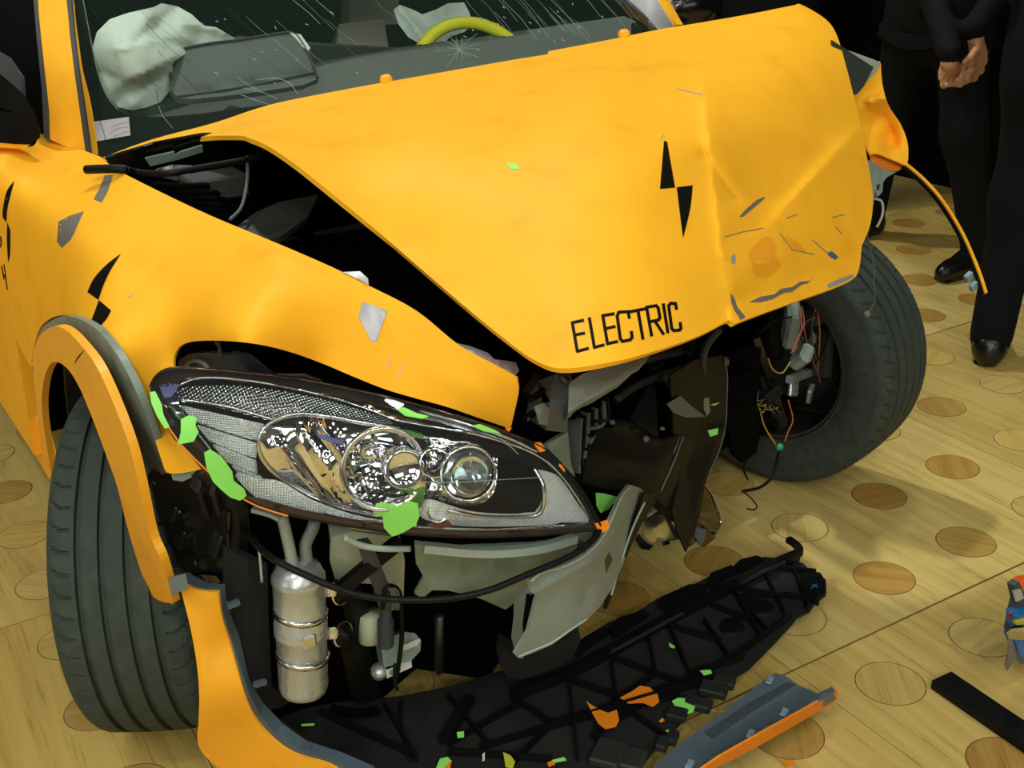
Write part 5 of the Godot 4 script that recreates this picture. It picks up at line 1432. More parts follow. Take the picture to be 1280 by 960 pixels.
	panel("fender_bracket", car, Surf.new([X(1086, 205, 0.74), X(1108, 215, 0.78), X(1095, 240, 0.72), X(1090, 290, 0.7)]), out([1086, 200, 1106, 213, 1120, 215, 1108, 222, 1104, 228, 1103, 240, 1097, 246, 1094, 236, 1092, 256, 1082, 250, 1080, 220], false), mats.sheet_grey, 5.0, 0.006, 0.0, [out([1096, 230, 1101, 230, 1100, 238, 1096, 238], false)])
	tube("fender_wire", [X(1092, 248, 0.72), X(1102, 252, 0.74), X(1103, 268, 0.74), X(1096, 284, 0.72)], 0.003, mats.tape_silver, car, 6)
	tube("fender_wire", [X(1082, 284, 0.7), X(1086, 306, 0.72), X(1092, 330, 0.73), X(1092, 352, 0.73)], 0.002, mats.wing_dark_grey, car, 6)
	tube("fender_wire", [X(1092, 352, 0.73), X(1093, 375, 0.73), X(1086, 390, 0.72)], 0.0016, mats.wing_dark_grey, car, 6)
	box("wire_tag", X(1084, 393, 0.71), Vector3(0.014, 0.014, 0.012), mats.seat_beige, car)
	var strip: Array = [X(1131, 206, 0.87), X(1150, 222, 0.9), X(1170, 243, 0.92), X(1187, 267, 0.94), X(1203, 295, 0.95), X(1215, 322, 0.95), X(1224, 345, 0.94), X(1231, 367, 0.93)]
	var dang := node("dangling_strip", car, Vector3.ZERO)
	dang.set_meta("label", "thin orange wheel arch strip dangling from the left fender")
	bar("strip", strip, 0.011, 0.007, mats.orange_plastic, dang, Vector3(0.9, 0.4, -0.2))
	bar("strip_lining", strip.map(func(p): return p + Vector3(-0.006, -0.003, 0.0)), 0.008, 0.004, mats.black_plastic, dang, Vector3(0.9, 0.4, -0.2))
	for q in [[1217, 358], [1211, 346]]:
		box("strip_clip", X(q[0], q[1], 0.925), Vector3(0.02, 0.018, 0.012), mats.bumper_edge, dang, Basis(Vector3.BACK, 0.5), 0.002)

# ---- wheels
func tyre_mesh(seed_: int) -> ArrayMesh:
	var prof: Array = []   # (x across, radius), outer side to inner side
	var hw := 0.1125
	for q in [[0.0, 0.19], [0.004, 0.2], [0.01, 0.203]]:
		prof.append(Vector2(-hw + 0.022 - q[0], q[1]))
	for k in 7:
		var a := k / 6.0
		prof.append(Vector2(-hw + 0.012 * pow(1.0 - sin(a * PI * 0.5 + 0.2), 2.0) - 0.002 * sin(a * PI), 0.212 + a * 0.066))
	for k in 6:
		var a := PI / 2 * (k + 1) / 6.0
		prof.append(Vector2(-hw + 0.03 * (1.0 - cos(a)), 0.282 + 0.03 * sin(a)))
	var marks: Array = []
	for g in [-0.056, -0.0195, 0.0195, 0.056]:
		marks.append_array([[g - 0.0056, 0.0], [g - 0.0048, 0.009], [g + 0.0048, 0.009], [g + 0.0056, 0.0]])
	var x := -0.08
	while x < 0.0801:
		var free := true
		for g in [-0.056, -0.0195, 0.0195, 0.056]:
			free = free and absf(x - g) > 0.0066
		if free:
			marks.append([x, 0.0])
		x += 0.004
	marks.sort_custom(func(a, b): return a[0] < b[0])
	for q in marks:
		prof.append(Vector2(q[0], 0.3155 - 0.0035 * pow(q[0] / 0.08, 2.0) - q[1]))
	var m := prof.size()
	for k in range(0, 16):
		prof.append(Vector2(-prof[15 - k].x, prof[15 - k].y))
	var seg := 840
	var st := SurfaceTool.new()
	st.begin(Mesh.PRIMITIVE_TRIANGLES)
	st.set_smooth_group(-1)
	var rows: Array = []
	for k in seg:
		var a := TAU * k / seg
		var row := PackedVector3Array()
		for i in prof.size():
			var p: Vector2 = prof[i]
			var r := p.y
			var ax := absf(p.x)
			if r > 0.285 and ax > 0.07 and ax < 0.108:
				var q := (ax - 0.07) / 0.038
				var ph := fposmod(float(k) + 9.0 * q * q, 15.0)
				if ph < 2.0:
					r -= 0.005 * minf(1.0, 4.0 * (1.0 - q))
			row.append(Vector3(p.x, r * cos(a), r * sin(a)))
		rows.append(row)
	for k in seg:
		var r0: PackedVector3Array = rows[k]
		var r1: PackedVector3Array = rows[(k + 1) % seg]
		for i in prof.size() - 1:
			quad(st, r0[i], r0[i + 1], r1[i + 1], r1[i])
	st.generate_normals()
	st.index()
	return st.commit()

func wheels() -> void:
	var tm := tyre_mesh(1)
	for s in [-1, 1]:
		var w := node("front_wheel", car, Vector3(0.7733 * s, 0.316, 0))
		w.rotation.y = deg_to_rad(-29.2 if s < 0 else 15.1)
		w.set_meta("label", "right front wheel turned outwards" if s < 0 else "left front wheel without its arch, inner side showing")
		obj("tyre", tm, mats.tyre_rubber, w)
		var ax := frame(Vector3.ZERO, Vector3(-s, 0, 0), Vector3.UP)   # y points to the car's middle
		lathe("rim", ax, [Vector2(0.03, -0.07), Vector2(0.16, -0.075), Vector2(0.185, -0.095), Vector2(0.2, -0.1), Vector2(0.206, -0.1)], mats.rim_metal, w, 48)
		lathe("rim_barrel", ax, [Vector2(0.2, -0.1), Vector2(0.19, -0.06), Vector2(0.186, 0.05), Vector2(0.193, 0.08), Vector2(0.198, 0.092)], mats.steel_dark, w, 48)
		lathe("rim_lip", ax, [Vector2(0.192, 0.086), Vector2(0.197, 0.098), Vector2(0.203, 0.1), Vector2(0.207, 0.094)], mats.rim_metal, w, 48)
		lathe("brake_disc", ax, [Vector2(0.06, -0.02), Vector2(0.142, -0.02), Vector2(0.142, 0.004), Vector2(0.06, 0.004)], mats.steel_dark, w, 40)
		lathe("hub", ax, [Vector2(0.0, -0.06), Vector2(0.07, -0.06), Vector2(0.065, 0.0), Vector2(0.045, 0.02), Vector2(0.04, 0.04), Vector2(0.022, 0.045), Vector2(0.02, 0.06), Vector2(0.0, 0.064)], mats.aluminium, w, 28)
		if s > 0:
			box("caliper", Vector3(-0.02, 0.03, 0.115), Vector3(0.07, 0.13, 0.055), mats.steel_dark, w, Basis.IDENTITY, 0.012)
			bar("knuckle", [Vector3(-0.05, 0.15, 0.03), Vector3(-0.06, 0.05, 0.02), Vector3(-0.06, -0.08, 0.03)], 0.05, 0.04, mats.steel_dark, w, Vector3.BACK)
			bar("link_arm", [Vector3(-0.06, -0.1, 0.03), Vector3(-0.16, -0.12, 0.05), Vector3(-0.3, -0.1, 0.02)], 0.05, 0.03, mats.void_black, w)
			bar("tie_rod", [Vector3(-0.05, -0.02, 0.09), Vector3(-0.2, 0.02, 0.12)], 0.016, 0.016, mats.aluminium, w)
			for k in [[-0.06, -0.07, 0.1, 0.5], [-0.07, -0.06, 0.06, -0.4], [-0.05, 0.06, 0.09, 0.9]]:
				box("bracket", Vector3(k[0], k[1], k[2]), Vector3(0.03, 0.045, 0.012), mats.aluminium, w, Basis(Vector3(0.4, 0.5, 0.7).normalized(), k[3]), 0.003)
			tube("spring_leg", [Vector3(-0.1, 0.02, 0.02), Vector3(-0.12, 0.22, 0.0), Vector3(-0.14, 0.4, -0.04)], 0.028, mats.black_plastic, w, 12)
			for k in 4:
				tube("hub_wire", [Vector3(-0.1, 0.2 - 0.02 * k, 0.12), Vector3(-0.09, 0.1, 0.15 - 0.02 * k), Vector3(-0.08 + 0.01 * k, 0.02 - 0.02 * k, 0.12)], 0.0016, [mats.cable_black, mats.wire_orange, mats.wing_dark_grey, mats.wire_pink][k], w, 5)
			box("grey_bracket", Vector3(-0.17, 0.14, 0.1), Vector3(0.07, 0.1, 0.03), mats.sheet_grey, w, Basis(Vector3(0.2, 0.8, 0.3).normalized(), 0.7), 0.008)
			box("grey_bracket", Vector3(-0.15, 0.06, 0.12), Vector3(0.05, 0.06, 0.03), mats.sheet_light, w, Basis(Vector3(0.6, 0.3, 0.3).normalized(), 0.9), 0.008)

# ---- the torn bumper: corner, bare beam, ribbed undertray, broken lip
func bumper_parts() -> void:
	# bare bumper beam, still on the car, bent back to the left
	var bm := Surf.new([Z(668, 748, 0.79), Z(650, 820, 0.78), Z(700, 718, 0.79), Z(700, 790, 0.79), Z(745, 690, 0.77), Z(748, 762, 0.77), Z(775, 650, 0.71), Z(775, 720, 0.71), Z(802, 612, 0.6), Z(797, 650, 0.6)],
		[["l", 664, 744, 742, 700, 8, 10, 0.012], ["l", 742, 700, 794, 628, 9, 10, 0.01], ["l", 676, 724, 764, 664, 9, 7, -0.006], ["g", 733, 745, 10, 18, 0.3, -0.012]])
	var beam := panel("bumper_beam", car, bm, out([662, 726, 676, 714, 700, 708, 724, 698, 744, 682, 757, 664, 768, 640, 778, 618, 788, 606, 800, 610, 806, 616, 800, 640, 790, 676, 778, 708, 766, 734, 750, 758, 733, 776, 712, 790, 690, 806, 664, 817, 648, 823, 644, 818, 660, 790, 668, 758, 672, 746, 664, 740], false), mats.beam_grey, 3.0, 0.006)
	beam.set_meta("label", "bare grey bumper beam bent backwards")
	var endp := Surf.new([Z(644, 740, 0.7), Z(662, 736, 0.74), Z(640, 800, 0.7), Z(652, 820, 0.77), Z(664, 790, 0.78)])
	panel("beam_back", beam, endp, out([642, 742, 662, 732, 658, 750, 652, 790, 656, 806, 648, 822, 642, 808, 639, 796, 642, 770], false), mats.beam_grey, 5.0, 0.006, -0.01)
	panel("beam_hollow", beam, endp, out([658, 742, 668, 746, 667, 768, 660, 800, 654, 800, 653, 780], false), mats.void_black, 5.0, 0.003, 0.006)  # dark of the open beam end, laid on as a black patch
	tube("beam_flange", on(bm, [664, 727, 676, 716, 700, 710, 724, 699, 744, 683, 757, 665, 768, 641, 778, 619, 788, 608], 0.003, 2), 0.0022, mats.sheet_light, beam, 6)
	tube("beam_flange", on(bm, [648, 821, 664, 814, 690, 803, 712, 788, 733, 774], 0.002, 2), 0.0018, mats.sheet_light, beam, 6)
	panel("beam_hole", beam, bm, out([756, 700, 762, 690, 766, 700, 758, 716], false), mats.steel_dark, 4.0, 0.001, 0.002)
	# the bumper cover, torn off below: one thing lying on the floor and leaning on the car
	var cs := Surf.new([X(222, 722, -0.862), X(272, 740, -0.83), X(236, 775, -0.865), X(285, 800, -0.82), X(246, 880, -0.875), X(300, 860, -0.82), X(250, 935, -0.87), X(320, 905, -0.8), X(280, 960, -0.84), X(400, 960, -0.74)], [["l", 250, 800, 262, 890, 16, 10, 0.006]])
	var corner := panel("bumper_corner", car, cs, out([221, 722, 221, 722, 232, 731, 246, 737, 272, 741, 272, 741, 277, 770, 286, 800, 296, 835, 306, 868, 318, 896, 338, 922, 366, 942, 410, 956, 440, 975, 440, 975, 330, 990, 276, 962, 254, 942, 247, 926, 248, 904, 249, 870, 246, 830, 238, 785, 228, 745], true, 4), mats.orange_plastic, 7.0, 0.006)
	corner.set_meta("label", "orange bumper corner")
	panel("corner_lining", corner, cs, out([222, 720, 246, 733, 272, 739, 281, 772, 291, 803, 301, 836, 312, 868, 325, 894, 345, 917, 372, 936, 414, 950, 460, 970, 440, 978, 410, 958, 364, 944, 334, 924, 314, 896, 302, 868, 290, 830, 274, 770, 266, 746], false), mats.bumper_inside, 7.0, 0.02, -0.008)
	for k in [[284, 758, 299, 752], [318, 856, 332, 852], [385, 938, 398, 946]]:
		bar("corner_tab", [cs.at(k[0], k[1], -0.012), cs.at(k[2], k[3], -0.03)], 0.007, 0.008, mats.bumper_inside, corner)
	# ribbed tray
	var ts := Surf.new([Y(1030, 725, 0.035), Y(995, 690, 0.03), Y(860, 770, 0.05), Y(715, 840, 0.08), Y(870, 870, 0.04), Y(800, 940, 0.05), Y(600, 870, 0.11), Y(420, 890, 0.14), Y(340, 900, 0.17), Y(560, 955, 0.1), Y(360, 960, 0.16)],
		[["g", 945, 752, 18, 10, -0.3, -0.008], ["g", 918, 782, 20, 10, -0.3, -0.008], ["g", 870, 812, 24, 12, -0.3, -0.008]])
	var tray := node("undertray", self)
	tag(tray, "black plastic undertray with crossing ribs, torn off and lying under the car front", "undertray")
	panel("tray_floor", tray, ts, out([992, 700, 1004, 704, 1012, 712, 1026, 716, 1033, 728, 1032, 740, 1020, 752, 1012, 764, 996, 772, 990, 780, 960, 812, 936, 836, 920, 846, 900, 852, 885, 872, 862, 888, 850, 905, 816, 940, 790, 975, 480, 975, 430, 948, 384, 924, 348, 898, 380, 886, 420, 878, 500, 870, 560, 858, 620, 840, 660, 828, 715, 806, 760, 778, 790, 768, 822, 748, 850, 738, 884, 722, 920, 706, 956, 696], false), mats.tray_black, 10.0, 0.004)
	var flaps: Array = [[884, 728, 888, 716, 914, 706, 922, 714, 900, 728, 892, 736], [918, 706, 926, 699, 946, 694, 956, 698, 940, 708, 924, 716], [822, 756, 826, 746, 862, 730, 886, 730, 880, 742, 850, 756, 832, 764], [760, 786, 772, 772, 806, 762, 812, 768, 786, 786, 768, 796], [716, 812, 730, 796, 756, 784, 762, 792, 740, 806, 722, 820]]
	for f in flaps:
		panel("tray_flap", tray, ts, out(f, false), mats.black_plastic, 8.0, 0.004, 0.012)
	bar("tray_rail", on(ts, [640, 868, 700, 846, 760, 816, 830, 778, 900, 742, 960, 710, 997, 694], 0.012, 2), 0.016, 0.022, mats.black_plastic, tray)
	bar("tray_rail", on(ts, [720, 836, 790, 800, 860, 762, 930, 726, 992, 698], 0.024, 2), 0.004, 0.008, mats.bay_grey, tray)  # thin grey bar stands for the highlight along the rail
	bar("tray_rail", on(ts, [690, 905, 760, 885, 830, 860, 902, 829, 952, 796, 989, 769], 0.01, 2), 0.005, 0.018, mats.black_plastic, tray)
	var ribs: Array = [[767, 823, 846, 852], [811, 797, 820, 842], [835, 782, 901, 801], [837, 784, 862, 842], [880, 776, 911, 822], [889, 757, 944, 777], [916, 737, 952, 799], [921, 735, 979, 747], [957, 720, 980, 766], [976, 711, 1020, 716], [989, 703, 1010, 762], [764, 825, 772, 878], [711, 850, 800, 880], [978, 744, 1024, 752], [712, 852, 722, 950], [846, 852, 740, 920], [862, 842, 930, 822], [640, 872, 690, 905], [650, 880, 560, 930], [560, 870, 610, 930], [690, 905, 640, 955], [772, 878, 830, 920], [560, 940, 690, 950], [480, 880, 520, 950], [400, 890, 520, 945], [820, 842, 764, 880], [800, 880, 850, 870], [740, 920, 790, 945], [930, 760, 960, 790], [1000, 735, 1030, 730], [600, 935, 900, 845]]
	for r in ribs:
		bar("tray_rib", on(ts, r, 0.008), 0.004, 0.018, mats.black_plastic, tray)
	bar("tray_hook", on(ts, [984, 702, 994, 694, 1000, 690, 996, 682, 985, 674], 0.03, 2), 0.014, 0.012, mats.black_plastic, tray)
	panel("tray_end", tray, ts, out([1000, 716, 1020, 715, 1032, 724, 1033, 740, 1018, 752, 1006, 740], false), mats.black_plastic, 6.0, 0.01, 0.016)
	obj("scuff", strokes(ts, [[1012, 728, 1022, 734], [1014, 735, 1023, 728], [1016, 731, 1020, 731]], 2.0, 0.017), mats.scrap_blue, tray)
	for k in [[936, 752, 12], [912, 784, 13], [950, 760, 6]]:
		lathe("tray_boss", frame(ts.at(k[0], k[1], 0.0), Vector3.UP, Vector3.RIGHT), [Vector2(0.03, 0.0), Vector2(0.028, 0.004), Vector2(0.02, 0.005), Vector2(0, 0.004)], mats.black_plastic, tray, 20)
	for k in [[892, 862, 0.035, 0.05], [872, 880, 0.03, 0.05], [905, 852, 0.03, 0.04], [846, 893, 0.03, 0.035], [760, 942, 0.06, 0.05], [790, 950, 0.05, 0.04], [828, 930, 0.03, 0.02], [840, 922, 0.03, 0.02]]:
		box("tray_clip", ts.at(k[0], k[1], 0.016), Vector3(k[2], 0.016, k[3]), mats.bay_grey if k[2] > 0.04 else mats.tray_black, tray, Basis(Vector3.UP, 0.6), 0.003)
	tube("long_wire", on(ts, [502, 876, 500, 905, 512, 950], 0.012, 3), 0.003, mats.cable_black, tray, 6)
	bar("stay_foot", on(ts, [588, 872, 570, 900, 554, 926], 0.02, 3), 0.018, 0.012, mats.black_plastic, tray)
	bar("lower_lip", on(ts, [414, 886, 446, 892, 474, 888], 0.012, 3), 0.02, 0.004, mats.black_gloss, tray)
	panel("grille_pad", tray, Surf.new([Z(640, 800, 0.56), Z(715, 800, 0.6), Z(650, 850, 0.5), Z(715, 812, 0.56)]), out([628, 812, 652, 824, 700, 803, 720, 792, 726, 800, 716, 822, 690, 838, 650, 850, 634, 846, 624, 830], false), mats.black_foam, 6.0, 0.03, -0.02)
	# broken lip at the lower right: blue-grey inside, orange outer skin
	var lip := node("broken_lip", self)
	tag(lip, "broken bumper strip on the floor, blue grey inside, orange outside, before the undertray", "bumper strip")
	var lsf := Surf.new([Y(965, 842, 0.075), Y(1040, 862, 0.07), Y(1000, 900, 0.06), Y(870, 935, 0.07), Y(820, 960, 0.075), Y(900, 955, 0.06)], [["l", 880, 930, 1000, 860, 12, 12, -0.008], ["l", 880, 958, 1040, 866, 6, 4, 0.01]])
	panel("lip_inside", lip, lsf, out([800, 975, 840, 938, 900, 893, 962, 845, 970, 841, 984, 846, 1000, 857, 1022, 867, 1040, 858, 1045, 864, 1020, 880, 960, 916, 900, 950, 862, 975], false), mats.bumper_inside, 8.0, 0.004).set_meta("label", "blue grey inner face of the broken lip")
	var lo := Surf.new([Y(1045, 866, 0.062), Y(1044, 876, 0.03), Y(960, 920, 0.06), Y(962, 930, 0.03), Y(880, 965, 0.06), Y(900, 962, 0.035)])
	panel("lip_outside", lip, lo, out([1046, 863, 1047, 872, 1040, 880, 1000, 903, 960, 926, 920, 948, 890, 962, 868, 980, 850, 980, 900, 946, 960, 912, 1020, 879], false), mats.orange_torn, 8.0, 0.004, 0.004).set_meta("label", "orange outer skin of the broken lip")
	panel("lip_scuff", lip, lo, out([1030, 872, 1042, 866, 1045, 874, 1036, 880, 1028, 884], false), mats.primer_grey, 6.0, 0.001, 0.006)
	for k in [[980, 890], [938, 917], [862, 955], [962, 850]]:
		box("lip_tab", lsf.at(k[0], k[1], 0.006), Vector3(0.022, 0.004, 0.012), mats.bumper_edge, lip, Basis(Vector3.UP, 0.5), 0.002)
	panel("lip_dark_band", lip, lsf, out([880, 915, 940, 876, 985, 852, 995, 856, 950, 884, 890, 924], false), mats.connector_grey, 8.0, 0.0006, 0.001)  # darker grey band along the inner face

# ---- loose paint flakes, each a thing of its own
func flakes() -> void:
	var ts := Surf.new([Y(1030, 725, 0.035), Y(995, 690, 0.03), Y(860, 770, 0.05), Y(715, 840, 0.08), Y(870, 870, 0.04), Y(800, 940, 0.05), Y(600, 870, 0.11), Y(420, 890, 0.14), Y(340, 900, 0.17), Y(560, 955, 0.1), Y(360, 960, 0.16)])
	var list: Array = [
		[[733, 876, 738, 880, 752, 888, 760, 891, 771, 887, 774, 900, 770, 908, 757, 911, 748, 904, 740, 890], "orange_torn", "large orange paint flake with a pointed tail on the black tray", "paint flake"],
		[[775, 872, 790, 864, 800, 857, 812, 859, 822, 868, 824, 877, 816, 883, 804, 878, 786, 879], "orange_torn", "large rounded orange paint flake on the black tray, beside the pointed one", "paint flake"],
		[[840, 876, 848, 872, 858, 873, 869, 883, 866, 890, 858, 892, 846, 886], "green_paint", "largest green paint flake lying on the black tray clips", "paint flake"],
		[[875, 838, 888, 837, 890, 841, 880, 844], "green_paint", "small green paint flake near the right rail of the black tray", "paint flake"],
		[[836, 803, 844, 808, 843, 810, 837, 808], "green_paint", "tiny green paint flake high up in the black tray, by the crossing ribs", "paint flake"],
		[[571, 915, 580, 914, 580, 921, 572, 922], "green_paint", "square green paint flake lying in the dark middle of the tray", "paint flake"],
		[[545, 960, 550, 948, 560, 946, 564, 951, 556, 958, 550, 964], "green_paint", "green paint flake with an orange edge at the bottom of the tray", "paint flake"],
		[[556, 958, 565, 950, 562, 962, 552, 966], "orange_torn", "orange paint chip touching the green flake at the bottom of the tray", "paint flake"],
		[[629, 940, 638, 944, 644, 952, 641, 960, 632, 958], "yellow_paint", "yellow green paint flake at the bottom of the tray, right of the others there", "paint flake"],
		[[690, 950, 705, 946, 708, 950, 692, 953], "green_paint", "thin green sliver on the front edge of the tray beside an orange crumb", "paint flake"],
		[[684, 953, 692, 950, 694, 955, 686, 958], "orange_torn", "orange crumb beside the thin green sliver on the tray", "paint flake"],
		[[377, 905, 393, 904, 393, 906, 377, 907], "green_paint", "thin green sliver in the dark left part of the tray, below the canister", "paint flake"],
		[[832, 913, 838, 911, 836, 915], "green_paint", "tiny green crumb between the tray and the broken lip", "paint flake"],
		[[603, 943, 606, 940, 606, 950, 603, 951], "label_white", "small white sliver standing in the dark tray", "sliver"],
		[[824, 901, 828, 897, 831, 900, 827, 903], "orange_torn", "orange crumb on a tray clip near the largest green flake", "paint flake"],
	]
	for f in list:
		var o := obj("paint_flake", panel_mesh(ts, out(f[0], false), 8.0, 0.0015, 0.024), mats[f[1]])
		tag(o, f[2], f[3], "loose paint flakes on the tray")
	var fl := Surf.new([Y(900, 900, 0.003), Y(1000, 900, 0.003), Y(950, 960, 0.003)])
	tag(obj("paint_flake", panel_mesh(fl, out([976, 951, 990, 950, 994, 954, 984, 957], false), 8.0, 0.002, 0.0), mats.orange_torn), "orange paint flake lying on the wood floor below the broken lip", "paint flake", "")
	var gs := Surf.new([Z(746, 618, 0.62), Z(778, 626, 0.6), Z(752, 640, 0.63)])
	tag(obj("paint_flake", panel_mesh(gs, out([746, 616, 756, 617, 775, 622, 778, 626, 766, 630, 762, 636, 752, 641, 747, 632], false), 6.0, 0.002, 0.01), mats.green_paint), "torn green paint flake wedged between headlight tip and bumper beam", "paint flake", "")

# ---- people: bodies as one smooth surface over a skeleton of tapered capsules (surface nets)
func blob(caps: Array, cell: float, k: float) -> ArrayMesh:
	var lo := Vector3(1e9, 1e9, 1e9)
	var hi := -lo
	for c in caps:
		var r: float = maxf(c[2], c[3]) + cell * 2.5
		lo = lo.min(c[0] - Vector3.ONE * r).min(c[1] - Vector3.ONE * r)
		hi = hi.max(c[0] + Vector3.ONE * r).max(c[1] + Vector3.ONE * r)
	var n := Vector3i(((hi - lo) / cell).ceil()) + Vector3i.ONE
	var f := PackedFloat32Array()
	f.resize(n.x * n.y * n.z)
	f.fill(0.0)
	var reach := k * 5.0 + cell * 2.0
	# sum of exp(-d / k), each capsule only near itself
	for c in caps:
		var a: Vector3 = c[0]
		var ab: Vector3 = c[1] - a
		var l2 := maxf(ab.length_squared(), 1e-9)
		var rm: float = maxf(c[2], c[3]) + reach
		var i0 := Vector3i(((a.min(c[1]) - Vector3.ONE * rm - lo) / cell).floor()).clamp(Vector3i.ZERO, n - Vector3i.ONE)
		var i1 := Vector3i(((a.max(c[1]) + Vector3.ONE * rm - lo) / cell).ceil()).clamp(Vector3i.ZERO, n - Vector3i.ONE)
		for z in range(i0.z, i1.z + 1):
			for y in range(i0.y, i1.y + 1):
				for x in range(i0.x, i1.x + 1):
					var p := lo + Vector3(x, y, z) * cell - a
					var t := clampf(p.dot(ab) / l2, 0.0, 1.0)
					var d := (p - ab * t).length() - lerpf(c[2], c[3], t)
					if d < reach:
						f[(z * n.y + y) * n.x + x] += exp(-d / k)
	var id := PackedInt32Array()
	id.resize(f.size())
	id.fill(-1)
	var pos := PackedVector3Array()
	var idx := PackedInt32Array()
	var sx := 1
	var sy := n.x
	var sz := n.x * n.y
	var corner := [0, sx, sy, sx + sy, sz, sx + sz, sy + sz, sx + sy + sz]
	var where := [Vector3(0, 0, 0), Vector3(1, 0, 0), Vector3(0, 1, 0), Vector3(1, 1, 0), Vector3(0, 0, 1), Vector3(1, 0, 1), Vector3(0, 1, 1), Vector3(1, 1, 1)]
	var pairs := [[0, 1], [2, 3], [4, 5], [6, 7], [0, 2], [1, 3], [4, 6], [5, 7], [0, 4], [1, 5], [2, 6], [3, 7]]
	for z in n.z - 1:
		for y in n.y - 1:
			for x in n.x - 1:
				var b := z * sz + y * sy + x
				var m := 0
				for q in 8:
					if f[b + corner[q]] > 1.0:
						m |= 1 << q
				if m == 0 or m == 255:
					continue
				var s := Vector3.ZERO
				var cnt := 0
				for e in pairs:
					var va := -k * log(maxf(f[b + corner[e[0]]], 1e-12))
					var vb := -k * log(maxf(f[b + corner[e[1]]], 1e-12))
					if (va < 0.0) != (vb < 0.0):
						s += (where[e[0]] as Vector3).lerp(where[e[1]], va / (va - vb))
						cnt += 1
				id[b] = pos.size()
				pos.append(lo + (Vector3(x, y, z) + s / cnt) * cell)
	for z in range(1, n.z - 1):
		for y in range(1, n.y - 1):
			for x in range(1, n.x - 1):
				var b := z * sz + y * sy + x
				var inside := f[b] > 1.0
				for q in [[sx, sy, sz], [sy, sz, sx], [sz, sx, sy]]:
					if (f[b + q[0]] > 1.0) != inside:
						var v := [id[b], id[b - q[1]], id[b - q[1] - q[2]], id[b - q[2]]]
						if v.min() < 0:
							continue
						if inside:
							idx.append_array([v[0], v[2], v[1], v[0], v[3], v[2]])
						else:
							idx.append_array([v[0], v[1], v[2], v[0], v[2], v[3]])
	var arr: Array = []
	arr.resize(Mesh.ARRAY_MAX)
	arr[Mesh.ARRAY_VERTEX] = pos
	arr[Mesh.ARRAY_INDEX] = idx
	var me := ArrayMesh.new()
	me.add_surface_from_arrays(Mesh.PRIMITIVE_TRIANGLES, arr)
	var st := SurfaceTool.new()
	st.create_from(me, 0)
	st.generate_normals()
	return st.commit()

func body_caps(l_arm: Array, r_arm: Array, spread: float) -> Array:   # facing +z, feet on y 0
	var c: Array = []
	for s in [-1.0, 1.0]:
		var hip := Vector3(s * 0.09, 0.92, 0)
		var knee := Vector3(s * (0.09 + spread * 0.5), 0.49, 0.015)
		var ankle := Vector3(s * (0.09 + spread), 0.08, -0.02)
		c.append([hip, knee, 0.098, 0.072])
		c.append([knee, ankle, 0.07, 0.062])
		c.append([Vector3(s * 0.17, 1.42, -0.01), Vector3(s * 0.05, 1.46, -0.01), 0.062, 0.06])
	c.append([Vector3(0, 0.9, 0), Vector3(0, 1.05, 0.0), 0.135, 0.135])
	for s in [-1.0, 1.0]:
		c.append([Vector3(s * 0.07, 0.84, 0), Vector3(s * 0.07, 1.1, 0.0), 0.125, 0.11])
		c.append([Vector3(s * 0.06, 1.1, 0), Vector3(s * 0.095, 1.34, 0.0), 0.115, 0.11])
	c.append([Vector3(0, 1.42, -0.01), Vector3(0, 1.52, 0.0), 0.07, 0.055])
	for arm in [l_arm, r_arm]:
		c.append([arm[0], arm[1], 0.062, 0.052])
		c.append([arm[1], arm[2], 0.05, 0.04])
	return c

func head(at: Node3D) -> void:
	var h := node("head", at, Vector3(0, 1.64, 0.02))
	var c: Array = [[Vector3(0, 0.02, -0.01), Vector3(0, 0.04, -0.02), 0.085, 0.088], [Vector3(0, -0.06, 0.03), Vector3(0, 0.0, 0.03), 0.05, 0.07], [Vector3(0, -0.15, -0.015), Vector3(0, -0.05, 0), 0.052, 0.055], [Vector3(0, 0.01, 0.088), Vector3(0, -0.022, 0.104), 0.009, 0.013], [Vector3(-0.02, -0.055, 0.08), Vector3(0.02, -0.055, 0.08), 0.009, 0.009], [Vector3(0.08, 0.0, -0.01), Vector3(0.082, 0.025, -0.015), 0.012, 0.016], [Vector3(-0.08, 0.0, -0.01), Vector3(-0.082, 0.025, -0.015), 0.012, 0.016]]
	obj("face", blob(c, 0.009, 0.008), mats.skin, h)
	obj("hair", blob([[Vector3(0, 0.06, -0.03), Vector3(0, 0.05, -0.02), 0.088, 0.09], [Vector3(0, 0.0, -0.06), Vector3(0, 0.05, -0.05), 0.06, 0.07]], 0.012, 0.012), mats.hair_dark, h)
	for s in [-1, 1]:
		lathe("eye", frame(Vector3(0.032 * s, 0.012, 0.082), Vector3(0, 0, 1), Vector3.UP), [Vector2(0.011, 0), Vector2(0.008, 0.006), Vector2(0, 0.008)], mats.shirt_white, h, 12)

func hand_caps(wrist: Vector3, knuckles: Array, mids: Array, tips: Array, thumb: Array) -> Array:
	var c: Array = []
	for i in 4:
		c.append([wrist, knuckles[i], 0.02, 0.0125])
		c.append([knuckles[i], mids[i], 0.0105, 0.0092])
		c.append([mids[i], tips[i], 0.0092, 0.0078])
	c.append([wrist, thumb[0], 0.02, 0.014])
	c.append([thumb[0], thumb[1], 0.0125, 0.0105])
	c.append([thumb[1], thumb[2], 0.0105, 0.0085])
	return c

